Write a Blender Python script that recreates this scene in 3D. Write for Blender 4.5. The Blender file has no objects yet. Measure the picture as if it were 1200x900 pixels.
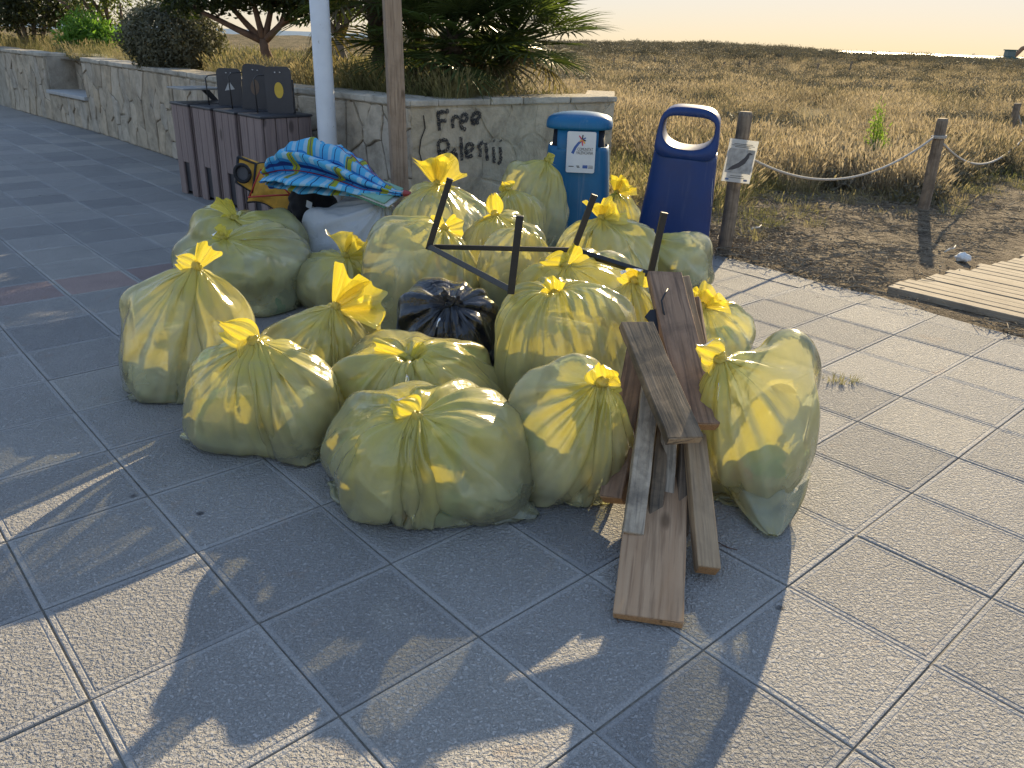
import bpy, bmesh, math, random
import numpy as np
from mathutils import Vector, Matrix, noise as mnoise

# ------------------------------------------------------------------ camera
R_ = math.radians
CAM_H = 1.45
FPX, PITCH, ROLL, GRID = 935.56, 0.4078, 0.0359, 0.743     # measured on the 1200 x 900 photograph
cp, sp, cr, sr = math.cos(PITCH), math.sin(PITCH), math.cos(ROLL), math.sin(ROLL)
FW = np.array([0, cp, -sp]); _u = np.array([0, sp, cp]); _r = np.array([1., 0, 0])
RT = cr * _r + sr * _u; UP = -sr * _r + cr * _u
scene = bpy.context.scene
cam_d = bpy.data.cameras.new('camera'); cam = bpy.data.objects.new('camera', cam_d)
scene.collection.objects.link(cam); scene.camera = cam
cam_d.sensor_width = 36; cam_d.lens = FPX / 1200 * 36; cam_d.clip_start = .05; cam_d.clip_end = 60000
M4 = Matrix.Identity(4)
for k in range(3):
    M4[k][0], M4[k][1], M4[k][2] = RT[k], UP[k], -FW[k]
M4[2][3] = CAM_H
cam.matrix_world = M4

# ------------------------------------------------------------------ sky, sun, exposure
SUN_AZ, SUN_EL = R_(23.6), R_(20.5)                  # azimuth clockwise from +Y
world = bpy.data.worlds.new('World'); scene.world = world; world.use_nodes = True
wn = world.node_tree; wn.nodes.clear()
sky = wn.nodes.new('ShaderNodeTexSky'); sky.sky_type = 'NISHITA'; sky.sun_disc = False
sky.sun_elevation = SUN_EL; sky.sun_rotation = SUN_AZ
sky.altitude = 0; sky.air_density = 1.0; sky.dust_density = .4; sky.ozone_density = 1.2
bg = wn.nodes.new('ShaderNodeBackground'); bg.inputs[1].default_value = .15
wo = wn.nodes.new('ShaderNodeOutputWorld')
# thick sea haze evens the whole sky out: c' = c / (1 + K * luminance)
lm = wn.nodes.new('ShaderNodeVectorMath'); lm.operation = 'DOT_PRODUCT'; lm.inputs[1].default_value = (.30, .55, .15)
dn = wn.nodes.new('ShaderNodeMath'); dn.operation = 'MULTIPLY_ADD'; dn.inputs[1].default_value = .80; dn.inputs[2].default_value = 1.
mx = wn.nodes.new('ShaderNodeMix'); mx.data_type = 'VECTOR'; mx.inputs[0].default_value = .55
vm = wn.nodes.new('ShaderNodeVectorMath'); vm.operation = 'MULTIPLY_ADD'; vm.inputs[1].default_value = (.8, .8, .8); vm.inputs[2].default_value = (1, 1, 1)
dv = wn.nodes.new('ShaderNodeVectorMath'); dv.operation = 'DIVIDE'
wt = wn.nodes.new('ShaderNodeVectorMath'); wt.operation = 'MULTIPLY'; wt.inputs[1].default_value = (2.6513, 2.6103, 2.8427)
wn.links.new(sky.outputs[0], lm.inputs[0]); wn.links.new(lm.outputs['Value'], dn.inputs[0]); wn.links.new(sky.outputs[0], dv.inputs[0]); wn.links.new(sky.outputs[0], vm.inputs[0]); wn.links.new(dn.outputs[0], mx.inputs[4]); wn.links.new(vm.outputs[0], mx.inputs[5]); wn.links.new(mx.outputs[1], dv.inputs[1])
wn.links.new(dv.outputs[0], wt.inputs[0]); wn.links.new(wt.outputs[0], bg.inputs[0]); wn.links.new(bg.outputs[0], wo.inputs[0])
sun_d = bpy.data.lights.new('sun', 'SUN'); sun_d.energy = 5.0; sun_d.angle = R_(.55); sun_d.color = (1, .80, .49)
sun = bpy.data.objects.new('sun', sun_d); scene.collection.objects.link(sun)
SUNV = Vector((math.sin(SUN_AZ) * math.cos(SUN_EL), math.cos(SUN_AZ) * math.cos(SUN_EL), math.sin(SUN_EL)))
sun.rotation_euler = SUNV.to_track_quat('Z', 'Y').to_euler(); sun.location = (6, 14, 12)
vs = scene.view_settings
vs.view_transform = 'Standard'; vs.look = 'None'; vs.gamma = 1; vs.exposure = 0.92; vs.use_curve_mapping = False
scene.cycles.use_denoising = True; scene.cycles.use_adaptive_sampling = True; scene.cycles.adaptive_threshold = .02
scene.cycles.max_bounces = 6; scene.cycles.diffuse_bounces = 3; scene.cycles.glossy_bounces = 2
scene.cycles.transmission_bounces = 5; scene.cycles.transparent_max_bounces = 10
scene.cycles.caustics_reflective = False; scene.cycles.caustics_refractive = False
scene.cycles.sample_clamp_indirect = 6

# ------------------------------------------------------------------ helpers
C = scene.collection
rng = np.random.default_rng(7); random.seed(7)
def ray(x, y): return FW + (x - 600) / FPX * RT - (y - 450) / FPX * UP
def G(x, y, z=0.):                                   # photo pixel -> point on the horizontal plane z
    d = ray(x, y); t = (z - CAM_H) / d[2]; return Vector((t * d[0], t * d[1], z))
def AT(x, y, Y):                                     # photo pixel -> point at depth Y
    d = ray(x, y); t = Y / d[1]; return Vector((t * d[0], Y, CAM_H + t * d[2]))
def PX(p):
    d = np.array([p[0], p[1], p[2] - CAM_H]); z = d @ FW
    return 600 + FPX * (d @ RT) / z, 450 - FPX * (d @ UP) / z

def link(name, me, mat=None, parent=None):
    o = bpy.data.objects.new(name, me); C.objects.link(o)
    if mat is not None and me is not None and not me.materials:
        for m in (mat if isinstance(mat, (list, tuple)) else (mat,)): me.materials.append(m)
    if parent is not None: o.parent = parent
    return o
def tag(o, label, cat=None, group=None, kind=None):
    o['label'] = label
    if cat: o['category'] = cat
    if group: o['group'] = group
    if kind: o['kind'] = kind
    return o
def empty(name, loc, rz=0., label=None, cat=None, group=None):
    o = bpy.data.objects.new(name, None); C.objects.link(o); o.location = loc; o.rotation_euler = (0, 0, rz)
    o.empty_display_size = .1
    if label: tag(o, label, cat, group)
    return o
def smooth(me, on=True):
    me.polygons.foreach_set('use_smooth', [on] * len(me.polygons)); me.update()
def mesh_np(name, V, F, sm=False):                   # V (n,3), F (m,k)
    V = np.asarray(V, np.float32); F = np.asarray(F, np.int32)
    me = bpy.data.meshes.new(name); k = F.shape[1]
    me.vertices.add(len(V)); me.vertices.foreach_set('co', V.ravel())
    me.loops.add(F.size); me.loops.foreach_set('vertex_index', F.ravel())
    me.polygons.add(len(F)); me.polygons.foreach_set('loop_start', np.arange(0, F.size, k, dtype=np.int32))
    me.update(calc_edges=True); me.validate()
    if sm: smooth(me)
    return me
class MB:                                            # collects simple shapes into one mesh
    def __init__(s): s.V = []; s.F = []
    def add(s, V, F):
        n = len(s.V); s.V += [tuple(v) for v in V]; s.F += [tuple(i + n for i in f) for f in F]; return s
    def box(s, lo, hi, M=None, taper=None):
        V = [Vector((x, y, z)) for z in (lo[2], hi[2]) for y in (lo[1], hi[1]) for x in (lo[0], hi[0])]
        if taper: 
            for v in V[4:]: v.x *= taper[0]; v.y *= taper[1]
        if M is not None: V = [M @ v for v in V]
        return s.add(V, [(0, 2, 3, 1), (4, 5, 7, 6), (0, 1, 5, 4), (2, 6, 7, 3), (0, 4, 6, 2), (1, 3, 7, 5)])
    def prism(s, poly, z0, z1, M=None, scale_top=1.):
        n = len(poly); c = (sum(p[0] for p in poly) / n, sum(p[1] for p in poly) / n)
        V = [Vector((p[0], p[1], z0)) for p in poly] + [Vector((c[0] + (p[0] - c[0]) * scale_top, c[1] + (p[1] - c[1]) * scale_top, z1)) for p in poly]
        if M is not None: V = [M @ v for v in V]
        return s.add(V, [tuple(range(n))[::-1], tuple(range(n, 2 * n))] + [(i, (i + 1) % n, n + (i + 1) % n, n + i) for i in range(n)])
    def tube(s, pts, rad, n=8, cap=True):
        pts = [Vector(p) for p in pts]
        if not hasattr(rad, '__len__'): rad = [rad] * len(pts)
        rings = []; up = None
        for i, p in enumerate(pts):
            t = (pts[min(i + 1, len(pts) - 1)] - pts[max(i - 1, 0)]).normalized()
            if up is None:
                a = Vector((0, 0, 1)) if abs(t.z) < .9 else Vector((1, 0, 0)); up = (a - t * a.dot(t)).normalized()
            else: up = (up - t * up.dot(t)).normalized()
            b = t.cross(up)
            rings.append([p + (up * math.cos(q) + b * math.sin(q)) * rad[i] for q in (2 * math.pi * k / n for k in range(n))])
        V = [v for r in rings for v in r]; m = len(pts)
        F = [(i * n + k, i * n + (k + 1) % n, (i + 1) * n + (k + 1) % n, (i + 1) * n + k) for i in range(m - 1) for k in range(n)]
        if cap: F += [tuple(range(n))[::-1], tuple(range((m - 1) * n, m * n))]
        return s.add(V, F)
    def lathe(s, prof, n=24, c=(0, 0, 0)):
        V = []; 
        for r, z in prof: V += [Vector((c[0] + r * math.cos(2 * math.pi * k / n), c[1] + r * math.sin(2 * math.pi * k / n), c[2] + z)) for k in range(n)]
        m = len(prof)
        F = [(i * n + k, i * n + (k + 1) % n, (i + 1) * n + (k + 1) % n, (i + 1) * n + k) for i in range(m - 1) for k in range(n)]
        F += [tuple(range(n))[::-1], tuple(range((m - 1) * n, m * n))]
        return s.add(V, F)
    def mesh(s, name, sm=False, bevel=0., seg=2):
        me = bpy.data.meshes.new(name); me.from_pydata(s.V, [], s.F)
        if bevel:
            bm = bmesh.new(); bm.from_mesh(me)
            bmesh.ops.remove_doubles(bm, verts=bm.verts, dist=1e-5)
            es = [e for e in bm.edges if len(e.link_faces) == 2 and e.calc_face_angle(0) > .6]
            bmesh.ops.bevel(bm, geom=es, offset=bevel, segments=seg, profile=.6, affect='EDGES', clamp_overlap=True)
            bm.to_mesh(me); bm.free()
        me.update()
        if sm: smooth(me)
        return me
    def obj(s, name, mat=None, parent=None, sm=False, bevel=0., seg=2):
        return link(name, s.mesh(name, sm, bevel, seg), mat, parent)
def fix_normals(me):
    bm = bmesh.new(); bm.from_mesh(me); bmesh.ops.recalc_face_normals(bm, faces=bm.faces); bm.to_mesh(me); bm.free()

# ------------------------------------------------------------------ node helpers
class NT:
    def __init__(s, name):
        s.m = bpy.data.materials.new(name); s.m.use_nodes = True; s.t = s.m.node_tree; s.t.nodes.clear()
        s.out = s.t.nodes.new('ShaderNodeOutputMaterial')
    def n(s, typ, ins=None, **kw):
        nd = s.t.nodes.new('ShaderNode' + typ)
        for k, v in kw.items(): setattr(nd, k, v)
        for k, v in (ins or {}).items():
            if hasattr(v, 'is_linked') or hasattr(v, 'links'): s.t.links.new(v, nd.inputs[k])
            else: nd.inputs[k].default_value = v
        return nd
    def coord(s, kind='Object'): return s.n('TexCoord').outputs[kind]
    def map(s, vec, scale=(1, 1, 1), loc=(0, 0, 0), rot=(0, 0, 0)):
        return s.n('Mapping', {'Vector': vec, 'Scale': scale, 'Location': loc, 'Rotation': rot}).outputs[0]
    def noise(s, vec, scale=5., detail=4., rough=.55, dist=0., out='Fac'):
        return s.n('TexNoise', {'Vector': vec, 'Scale': scale, 'Detail': detail, 'Roughness': rough, 'Distortion': dist}).outputs[out]
    def vor(s, vec, scale=5., feature='F1', out='Distance', rand=1.):
        return s.n('TexVoronoi', {'Vector': vec, 'Scale': scale, 'Randomness': rand}, feature=feature).outputs[out]
    def ramp(s, fac, stops, interp='LINEAR'):
        r = s.n('ValToRGB', {'Fac': fac}); cr_ = r.color_ramp; cr_.interpolation = interp
        while len(cr_.elements) < len(stops): cr_.elements.new(.5)
        for e, (p, c) in zip(cr_.elements, stops):
            e.position = p; e.color = (c, c, c, 1) if not hasattr(c, '__len__') else (*c, 1)
        return r.outputs[0]
    def mix(s, fac, a, b, blend='MIX'):
        nd = s.n('Mix', data_type='RGBA', blend_type=blend)
        for i, v in ((0, fac), (6, a), (7, b)):
            if hasattr(v, 'links'): s.t.links.new(v, nd.inputs[i])
            else: nd.inputs[i].default_value = v if i == 0 else ((*v, 1) if len(v) == 3 else v)
        return nd.outputs[2]
    def math(s, op, a, b=0., c=0., clamp=False):
        nd = s.n('Math', operation=op, use_clamp=clamp)
        for i, v in enumerate((a, b, c)):
            if hasattr(v, 'links'): s.t.links.new(v, nd.inputs[i])
            else: nd.inputs[i].default_value = v
        return nd.outputs[0]
    def bump(s, h, strength=.5, dist=.01, normal=None):
        ins = {'Height': h, 'Strength': strength, 'Distance': dist}
        if normal is not None: ins['Normal'] = normal
        return s.n('Bump', ins).outputs[0]
    def objrand(s): return s.n('ObjectInfo').outputs['Random']
    def bsdf(s, col, rough=.6, normal=None, **kw):
        ins = {'Base Color': col if hasattr(col, 'links') else (*col, 1), 'Roughness': rough}
        if normal is not None: ins['Normal'] = normal
        ins.update(kw)
        return s.n('BsdfPrincipled', ins).outputs[0]
    def done(s, sh):
        s.t.links.new(sh, s.out.inputs[0]); return s.m
def simple_mat(name, col, rough=.6, var=.12, scale=14., bump=0., metallic=0., bdist=.004):
    n = NT(name); co = n.coord(); f = n.noise(co, scale, 5)
    d = tuple(c * (1 - var) for c in col); l = tuple(min(1, c * (1 + var)) for c in col)
    nm = n.bump(n.noise(co, scale * 5, 4), bump, bdist) if bump else None
    return n.done(n.bsdf(n.ramp(f, [(.3, d), (.7, l)]), rough, nm, Metallic=metallic))
# ------------------------------------------------------------------ materials of the place
def paving_mat(name, col, tint=(.05, .05, .055), relief=.0085):
    n = NT(name); g = n.n('NewGeometry').outputs['Position']; r = n.objrand()
    n1 = n.noise(n.map(g, (1, 1, .2)), 95., 3, .6, .3); n2 = n.noise(g, 38., 3, .55)
    h = n.math('ADD', n.ramp(n1, [(.36, 0.), (.60, 1.)]), n.math('MULTIPLY', n2, .7))
    nm = n.bump(h, 1., relief)
    c = n.ramp(n.noise(g, 170., 3), [(.25, tuple(v * .78 for v in col)), (.75, tuple(v * 1.14 for v in col))])
    c = n.mix(1., c, n.ramp(r, [(0, (.80, .80, .81)), (.35, (.94, .93, .92)), (.7, (1.02, 1.01, 1)), (1, (1.14, 1.11, 1.06))]), 'MULTIPLY')
    st = n.noise(g, 2.3, 5, .6, .8); c = n.mix(n.ramp(st, [(.50, 0.), (.74, .38)]), c, tuple(v * .62 for v in col))
    dots = n.vor(g, 3.4, 'F1'); dm = n.math('MULTIPLY', n.ramp(n.math('ADD', dots, n.math('MULTIPLY', n2, .06)), [(.055, .8), (.085, 0.)]), n.ramp(n.noise(g, 1.3, 2), [(.5, 0.), (.56, 1.)])); c = n.mix(dm, c, tint)
    rs_ = n.noise(n.map(g, (1, 1, 1), (2, 9, 0)), 5.2, 5, .65, .6); c = n.mix(n.ramp(rs_, [(.62, 0.), (.74, .30)]), c, (.40, .26, .17))
    lightst = n.noise(n.map(g, (1, 1, 1), (7, 3, 0)), 3.1, 6, .7, .5); c = n.mix(n.ramp(lightst, [(.60, 0.), (.78, .35)]), c, (.62, .58, .50))
    return n.done(n.bsdf(c, n.ramp(n1, [(.3, .72), (.7, .88)]), nm, **{'Specular IOR Level': .14}))
TILE = paving_mat('rough_concrete_tile', (.415, .408, .398))
TILE_RED = paving_mat('pinkish_concrete_tile', (.44, .345, .33))
RIB = paving_mat('tile_border', (.375, .370, .362), relief=.003)
def joint_mat():
    n = NT('sandy_joint'); g = n.n('NewGeometry').outputs['Position']
    return n.done(n.bsdf(n.ramp(n.noise(g, 60., 4), [(.3, (.11, .10, .085)), (.7, (.24, .22, .18))]), .95))
JOINT = joint_mat()
def soil_mat():
    n = NT('dry_sandy_soil'); g = n.n('NewGeometry').outputs['Position']
    a = n.noise(g, 1.2, 6, .62); b = n.noise(g, 14., 6, .7, .6); f = n.noise(g, 70., 4, .6)
    c = n.ramp(a, [(.32, (.125, .098, .07)), (.5, (.235, .185, .13)), (.68, (.33, .27, .19))])
    c = n.mix(n.ramp(b, [(.42, .75), (.58, 0.)]), c, (.055, .042, .03))
    c = n.mix(n.ramp(f, [(.55, 0.), (.72, .7)]), c, (.50, .43, .32))
    h = n.math('ADD', n.math('MULTIPLY', b, 1.), n.math('MULTIPLY', f, .35))
    return n.done(n.bsdf(c, .95, n.bump(h, 1., .06), **{'Specular IOR Level': .1}))
SOIL = soil_mat()
def field_mat():
    n = NT('dry_dune_field'); g = n.n('NewGeometry').outputs['Position']
    p = n.map(g, (1, .55, 1))
    a = n.noise(p, .16, 6, .62); b = n.noise(p, 1.6, 6, .65, .5); f = n.noise(g, 22., 5, .7)
    y = n.n('SeparateXYZ', {'Vector': g}).outputs[1]
    c = n.ramp(a, [(.30, (.14, .125, .06)), (.46, (.24, .19, .10)), (.62, (.32, .25, .14)), (.76, (.20, .17, .09))])
    c = n.mix(n.ramp(b, [(.40, .65), (.56, 0.)]), c, (.075, .075, .038))
    c = n.mix(n.ramp(f, [(.5, 0.), (.72, .45)]), c, (.42, .34, .20))
    far = n.ramp(n.math('MULTIPLY', y, .012, clamp=True), [(.2, 0.), (.75, .55)])  # far scrub browns, lightened in the colour to stand in for haze
    c = n.mix(far, c, n.mix(n.ramp(b, [(.4, 1.), (.6, 0.)]), (.20, .16, .115), (.09, .088, .06)))
    return n.done(n.bsdf(c, .95, n.bump(n.math('ADD', b, f), .8, .15), **{'Specular IOR Level': .05}))
FIELD = field_mat()
def sea_mat():
    n = NT('sea_water'); g = n.n('NewGeometry').outputs['Position']
    nm = n.bump(n.noise(n.map(g, (.05, .3, 1)), 1., 4, .6), .5, 1.)
    return n.done(n.bsdf((.05, .09, .11), .32, nm))
SEA = sea_mat()
def wood_mat(name, c0, c1, dark=(.05, .04, .03), scale=1., weather=.35, axis='X', rough=.7):
    n = NT(name); co = n.coord('Object'); r = n.objrand()
    off = n.n('CombineXYZ', {0: n.math('MULTIPLY', r, 9.), 1: n.math('MULTIPLY', r, 5.), 2: n.math('MULTIPLY', r, 3.)}).outputs[0]
    p = n.n('VectorMath', {0: co, 1: off}, operation='ADD').outputs[0]
    st = {'X': (1.2, 26, 26), 'Z': (26, 26, 1.2), 'Y': (26, 1.2, 26)}[axis]
    g1 = n.noise(n.map(p, tuple(v * scale for v in st)), 1., 5, .6, 1.1)
    g2 = n.noise(n.map(p, tuple(v * scale * 3 for v in st)), 1., 4, .6, .3)
    c = n.ramp(g1, [(.30, c0), (.70, c1)])
    c = n.mix(n.ramp(g2, [(.36, .5), (.52, 0.)]), c, dark)
    w = n.noise(p, 7. * scale, 5, .65, .4); c = n.mix(n.ramp(w, [(.44, 0.), (.62, weather)]), c, dark)
    kn = n.vor(n.map(p, (4, 9, 9) if axis == 'X' else (9, 9, 4)), scale, 'F1'); c = n.mix(n.ramp(kn, [(.10, .85), (.17, 0.)]), c, tuple(v * .4 for v in c0))
    return n.done(n.bsdf(c, rough, n.bump(n.math('ADD', g1, g2), .5, .003), **{'Specular IOR Level': .25}))
WOOD_POST = wood_mat('weathered_post_wood', (.22, .17, .12), (.34, .27, .20), (.06, .045, .035), 1., .55, 'Z', .85)
WOOD_BOARD = wood_mat('boardwalk_wood', (.30, .25, .185), (.42, .355, .27), (.16, .13, .10), 1., .35, 'X', .85)
def stone_mat(name, cols, plaster=.0):
    n = NT(name); g = n.n('NewGeometry').outputs['Position']; r = n.objrand()
    c = n.ramp(r, [(i / max(1, len(cols) - 1), q) for i, q in enumerate(cols)])
    a = n.noise(g, 5., 6, .65, .4); f = n.noise(g, 38., 5, .65)
    c = n.mix(n.ramp(a, [(.36, .55), (.6, 0.)]), c, (.13, .115, .09)); c = n.mix(n.ramp(f, [(.5, 0.), (.75, .35)]), c, (.52, .47, .38))
    li = n.noise(g, 1.7, 5, .6); c = n.mix(n.ramp(li, [(.56, 0.), (.74, .5)]), c, (.42, .40, .35))
    return n.done(n.bsdf(c, .9, n.bump(n.math('ADD', n.math('MULTIPLY', a, 1.6), n.math('MULTIPLY', f, .5)), .9, .016), **{'Specular IOR Level': .15}))
STONE = stone_mat('wall_stone', [(.56, .47, .35), (.44, .365, .27), (.60, .51, .385), (.49, .43, .35), (.56, .45, .315)])
MORTAR = stone_mat('wall_mortar', [(.42, .37, .30), (.46, .41, .33)])
PLASTER = stone_mat('grey_wall_plaster', [(.53, .45, .325), (.57, .48, .35)])
CAPST = stone_mat('wall_coping_stone', [(.50, .46, .38), (.58, .53, .44), (.45, .41, .34)])

# ------------------------------------------------------------------ paving: individual tiles on the measured grid
TA, TB = .4625 * CAM_H / 1.6, .4557 * CAM_H / 1.6
TO = Vector((-.4429, .8812, 0)) * (CAM_H / 1.6)
EA = Vector((math.cos(GRID), math.sin(GRID), 0)); EB = Vector((math.sin(GRID), -math.cos(GRID), 0))
def tile_pt(i, j): return TO + EA * (TA * i) + EB * (TB * j)
# edge of the paving against the sand (photo: from the dark blue bin to the boardwalk and beyond)
EDGE = [G(700, 262), G(835, 297), G(880, 308), G(960, 330), G(1030, 346), G(1110, 372), G(1200, 396), G(1330, 430), G(1500, 480)]
def edge_y(x):                                       # depth of the paving edge at x
    if x <= EDGE[0].x: return 99.
    for a, b in zip(EDGE, EDGE[1:]):
        if a.x <= x <= b.x: return a.y + (b.y - a.y) * (x - a.x) / (b.x - a.x)
    return EDGE[-1].y
WALL = [Vector((x, y, 0)) for x, y in ((-14.5, 20.6), (-9.12, 15.0), (-6.26, 12.15), (-3.98, 9.64), (-2.74, 8.06), (-1.94, 7.33), (-1.55, 7.02), (-.84, 6.36), (.84, 7.70))]
def wall_y(x):
    for a, b in zip(WALL, WALL[1:]):
        if a.x <= x <= b.x: return a.y + (b.y - a.y) * (x - a.x) / (b.x - a.x)
    return 99. if x > WALL[-1].x else WALL[0].y
pav = MB()
pav.add([(-40, -6, -.005), (9, -6, -.005), (EDGE[-1].x + .1, EDGE[-1].y, -.005)] + [(p.x, p.y + .02, -.005) for p in EDGE[::-1]] + [(WALL[-1].x, WALL[-1].y, -.005)] +
        [(p.x, p.y + .1, -.005) for p in WALL[::-1][1:]] + [(-40, 50, -.005)], [tuple(range(2 + 1 + len(EDGE) + 1 + len(WALL) - 1 + 1))])
pavement = pav.obj('pavement', JOINT); pavement['kind'] = 'structure'
def tile_mesh(name, bev=.006, gap=.0028, ribs=True):
    a, b = TA / 2 - gap, TB / 2 - gap; mb = MB()
    def ring(d, z): return [(-a + d, -b + d, z), (a - d, -b + d, z), (a - d, b - d, z), (-a + d, b - d, z)]
    # a smooth flat rim, a shallow groove and the rough field inside
    prof = [(0, -.03), (0, -.0015), (.003, 0), (.0125, .0), (.0140, -.0012), (.0165, -.0012), (.0185, .0004)]
    V = [p for d, z in prof for p in ring(d, z)]; m = len(prof)
    F = [(i * 4 + k, i * 4 + (k + 1) % 4, (i + 1) * 4 + (k + 1) % 4, (i + 1) * 4 + k) for i in range(m - 1) for k in range(4)] + [tuple((m - 1) * 4 + k for k in range(4))]
    me = mb.add(V, F).mesh(name); me.materials.append(TILE); me.materials.append(RIB)
    for p in me.polygons: p.material_index = 1 if p.index < 4 * (m - 2) else 0
    return me
TM = tile_mesh('tile'); TMR = TM.copy(); TMR.materials[0] = TILE_RED
cand = []
for i in range(-44, 26):
    for j in range(-52, 24):
        c = tile_pt(i + .5, j + .5)
        if c.y < .45 or c.y > 22: continue
        q = PX(c)
        cs = [tile_pt(i + u, j + v) for u in (0, 1) for v in (0, 1)]
        if any(p.y < .3 for p in cs): continue
        pq = [PX(p) for p in cs]
        if max(p[0] for p in pq) < -30 or min(p[0] for p in pq) > 1230 or max(p[1] for p in pq) < 0 or min(p[1] for p in pq) > 960: continue
        if any(p.y > wall_y(p.x) + .15 for p in cs) or (c.x > -.9 and any(p.y > min(edge_y(p.x), 50) for p in cs)): 
            out = True
        else: out = False
        if all(p.y > wall_y(p.x) for p in cs) or (c.x > .6 and all(p.y > edge_y(p.x) for p in cs)) or (c.x > -.84 and c.x < .84 and c.y > wall_y(c.x) + .2): continue
        cand.append((c.length, i, j, c, out, cs))
cand.sort(key=lambda t: t[0])
rest = MB(); ntile = 0
def is_red(c): return abs((c - G(70, 343)).dot(Vector((math.sin(GRID), -math.cos(GRID), 0)))) < TB * .5
for d, i, j, c, out, cs in cand:
    red = is_red(c)
    if out:                                          # cut along the paving edge or the wall
        poly = []
        def inside(p): return p.y <= min(wall_y(p.x) + .12, edge_y(p.x) if p.x > .9 else 99.)
        loop = [tile_pt(i + u, j + v) + (c - tile_pt(i + u, j + v)) * .012 for u, v in ((0, 0), (0, 1), (1, 1), (1, 0))]
        n_ = 14; fine = [loop[k] + (loop[(k + 1) % 4] - loop[k]) * (q / n_) for k in range(4) for q in range(n_)]
        poly = [p for p in fine if inside(p)]
        if len(poly) < 4: continue
        ctr = sum(poly, Vector()) / len(poly)
        if ntile < 298:
            mb = MB(); mb.prism([(p.x - ctr.x, p.y - ctr.y) for p in poly], -.03, 0)
            o = mb.obj('tile', TILE_RED if red else TILE, pavement); o.location = (ctr.x, ctr.y, float(rng.normal(0, .0012))); ntile += 1
            fix_normals(o.data)
        else: rest.prism([(p.x, p.y) for p in poly], -.03, 0)
    elif ntile < 298:
        o = link('tile', TMR if red else TM, None, pavement); o.location = (c.x, c.y, float(rng.normal(0, .0014)))
        o.rotation_euler = (float(rng.normal(0, .0022)), float(rng.normal(0, .0022)), GRID + float(rng.normal(0, .002))); ntile += 1
    else:
        dz = float(rng.normal(0, .001)); k = .985
        rest.prism([(c.x + (p.x - c.x) * k, c.y + (p.y - c.y) * k) for p in (cs[0], cs[1], cs[3], cs[2])], -.03, dz)
ro = rest.obj('far_tiles', TILE, pavement); fix_normals(ro.data); tag(ro, 'smaller grey paving tiles farther along the promenade', kind='stuff')
del ro['label']
# pale sand blown over the paving edge is part of the soil sheet
# ------------------------------------------------------------------ ground: one sheet to the horizon, dunes, then the sea
def ridge(x, y):
    w = 1 / (1 + math.exp(-(y - 62) / 9.))
    return w * (.66 + .26 * mnoise.noise((x * .03, y * .02, 3.)) + .16 * mnoise.noise((x * .11, y * .07, 1.)) + .42 * math.exp(-((x - 21) / 9.) ** 2))
def ground_z(x, y):
    z = -.016 + .035 * mnoise.noise((x * .9, y * .9, 0)) * min(1, max(0, (y - 4) / 6))
    z += max(0., y - 9) / 30. * .10 * (mnoise.noise((x * .25, y * .25, 7.)) + .4) if y > 9 else 0
    z += ridge(x, y)
    if y > 110: z -= min((y - 110) * .06, 6.)
    return z
ys = list(np.concatenate([np.linspace(2.6, 12, 64), np.geomspace(12.2, 170, 110), np.geomspace(180, 900, 8)]))
nx = 150
V = []; 
for y in ys:
    hw = max(14, y * 1.05)
    for k in range(nx):
        x = -hw + 2 * hw * k / (nx - 1); V.append((x, y, ground_z(x, y)))
F = [[j * nx + i, j * nx + i + 1, (j + 1) * nx + i + 1, (j + 1) * nx + i] for j in range(len(ys) - 1) for i in range(nx - 1)]
V = np.array(V)
def pave_inside(x, y): return (y < edge_y(x) if x > .84 else y < wall_y(x) + .3)
low = np.array([pave_inside(x, y) for x, y in V[:, :2]]); V[low, 2] = -.06
gm = mesh_np('field', V, F, True); gm.materials.append(FIELD)
field = link('field', gm); field['kind'] = 'structure'
# bare trodden sand between the paving and the dry grass
SANDB = [G(700, 250), G(760, 240), G(850, 246), G(900, 228), G(960, 224), G(1060, 234), G(1130, 210), G(1200, 208), G(1300, 215), G(1500, 250)]
def sand_far(x):
    x_ = min(max(x, SANDB[0].x), SANDB[-1].x - .01)
    for a, b in zip(SANDB, SANDB[1:]):
        if a.x <= x_ < b.x: return max(edge_y(x) + .4, a.y + (b.y - a.y) * (x_ - a.x) / (b.x - a.x)) + .3 * mnoise.noise((x * 2.1, 5., 0))
    return edge_y(x) + 2
sv = []; cols = 90; rows = 26
for k in range(cols):
    x = .86 + (11.5 - .86) * k / (cols - 1); y0 = edge_y(x) - .03; y1 = sand_far(x) + 1.4
    for q in range(rows):
        y = y0 + (y1 - y0) * q / (rows - 1); fade = min(1, q / 4) * (1 - max(0, (q - 16) / 9))
        sv.append((x, y, -.004 + (.035 * mnoise.noise((x * 3, y * 3, 2)) + .018 * mnoise.noise((x * 11, y * 11, 4)) + .02) * fade - (.06 if q == rows - 1 else 0)))
_b0 = G(1040, 342); _dl = (G(1200, 380) - _b0).normalized(); _dn = Vector((-_dl.y, _dl.x, 0))
for k, v in enumerate(sv):
    q = Vector((v[0], v[1], 0)) - _b0
    if q.dot(_dl) > -.03 and q.dot(_dn) > -.05: sv[k] = (v[0], v[1], min(v[2], -.006))
sm_ = mesh_np('sand_path', sv, [[k * rows + q, (k + 1) * rows + q, (k + 1) * rows + q + 1, k * rows + q + 1] for k in range(cols - 1) for q in range(rows - 1)], True)
sand = link('sand_path', sm_, SOIL); sand['kind'] = 'structure'
sea = MB().add([(-60000, 130, -1.8), (60000, 130, -1.8), (60000, 45000, -1.8), (-60000, 45000, -1.8)], [(0, 1, 2, 3)]).obj('sea', SEA); sea['kind'] = 'structure'
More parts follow.
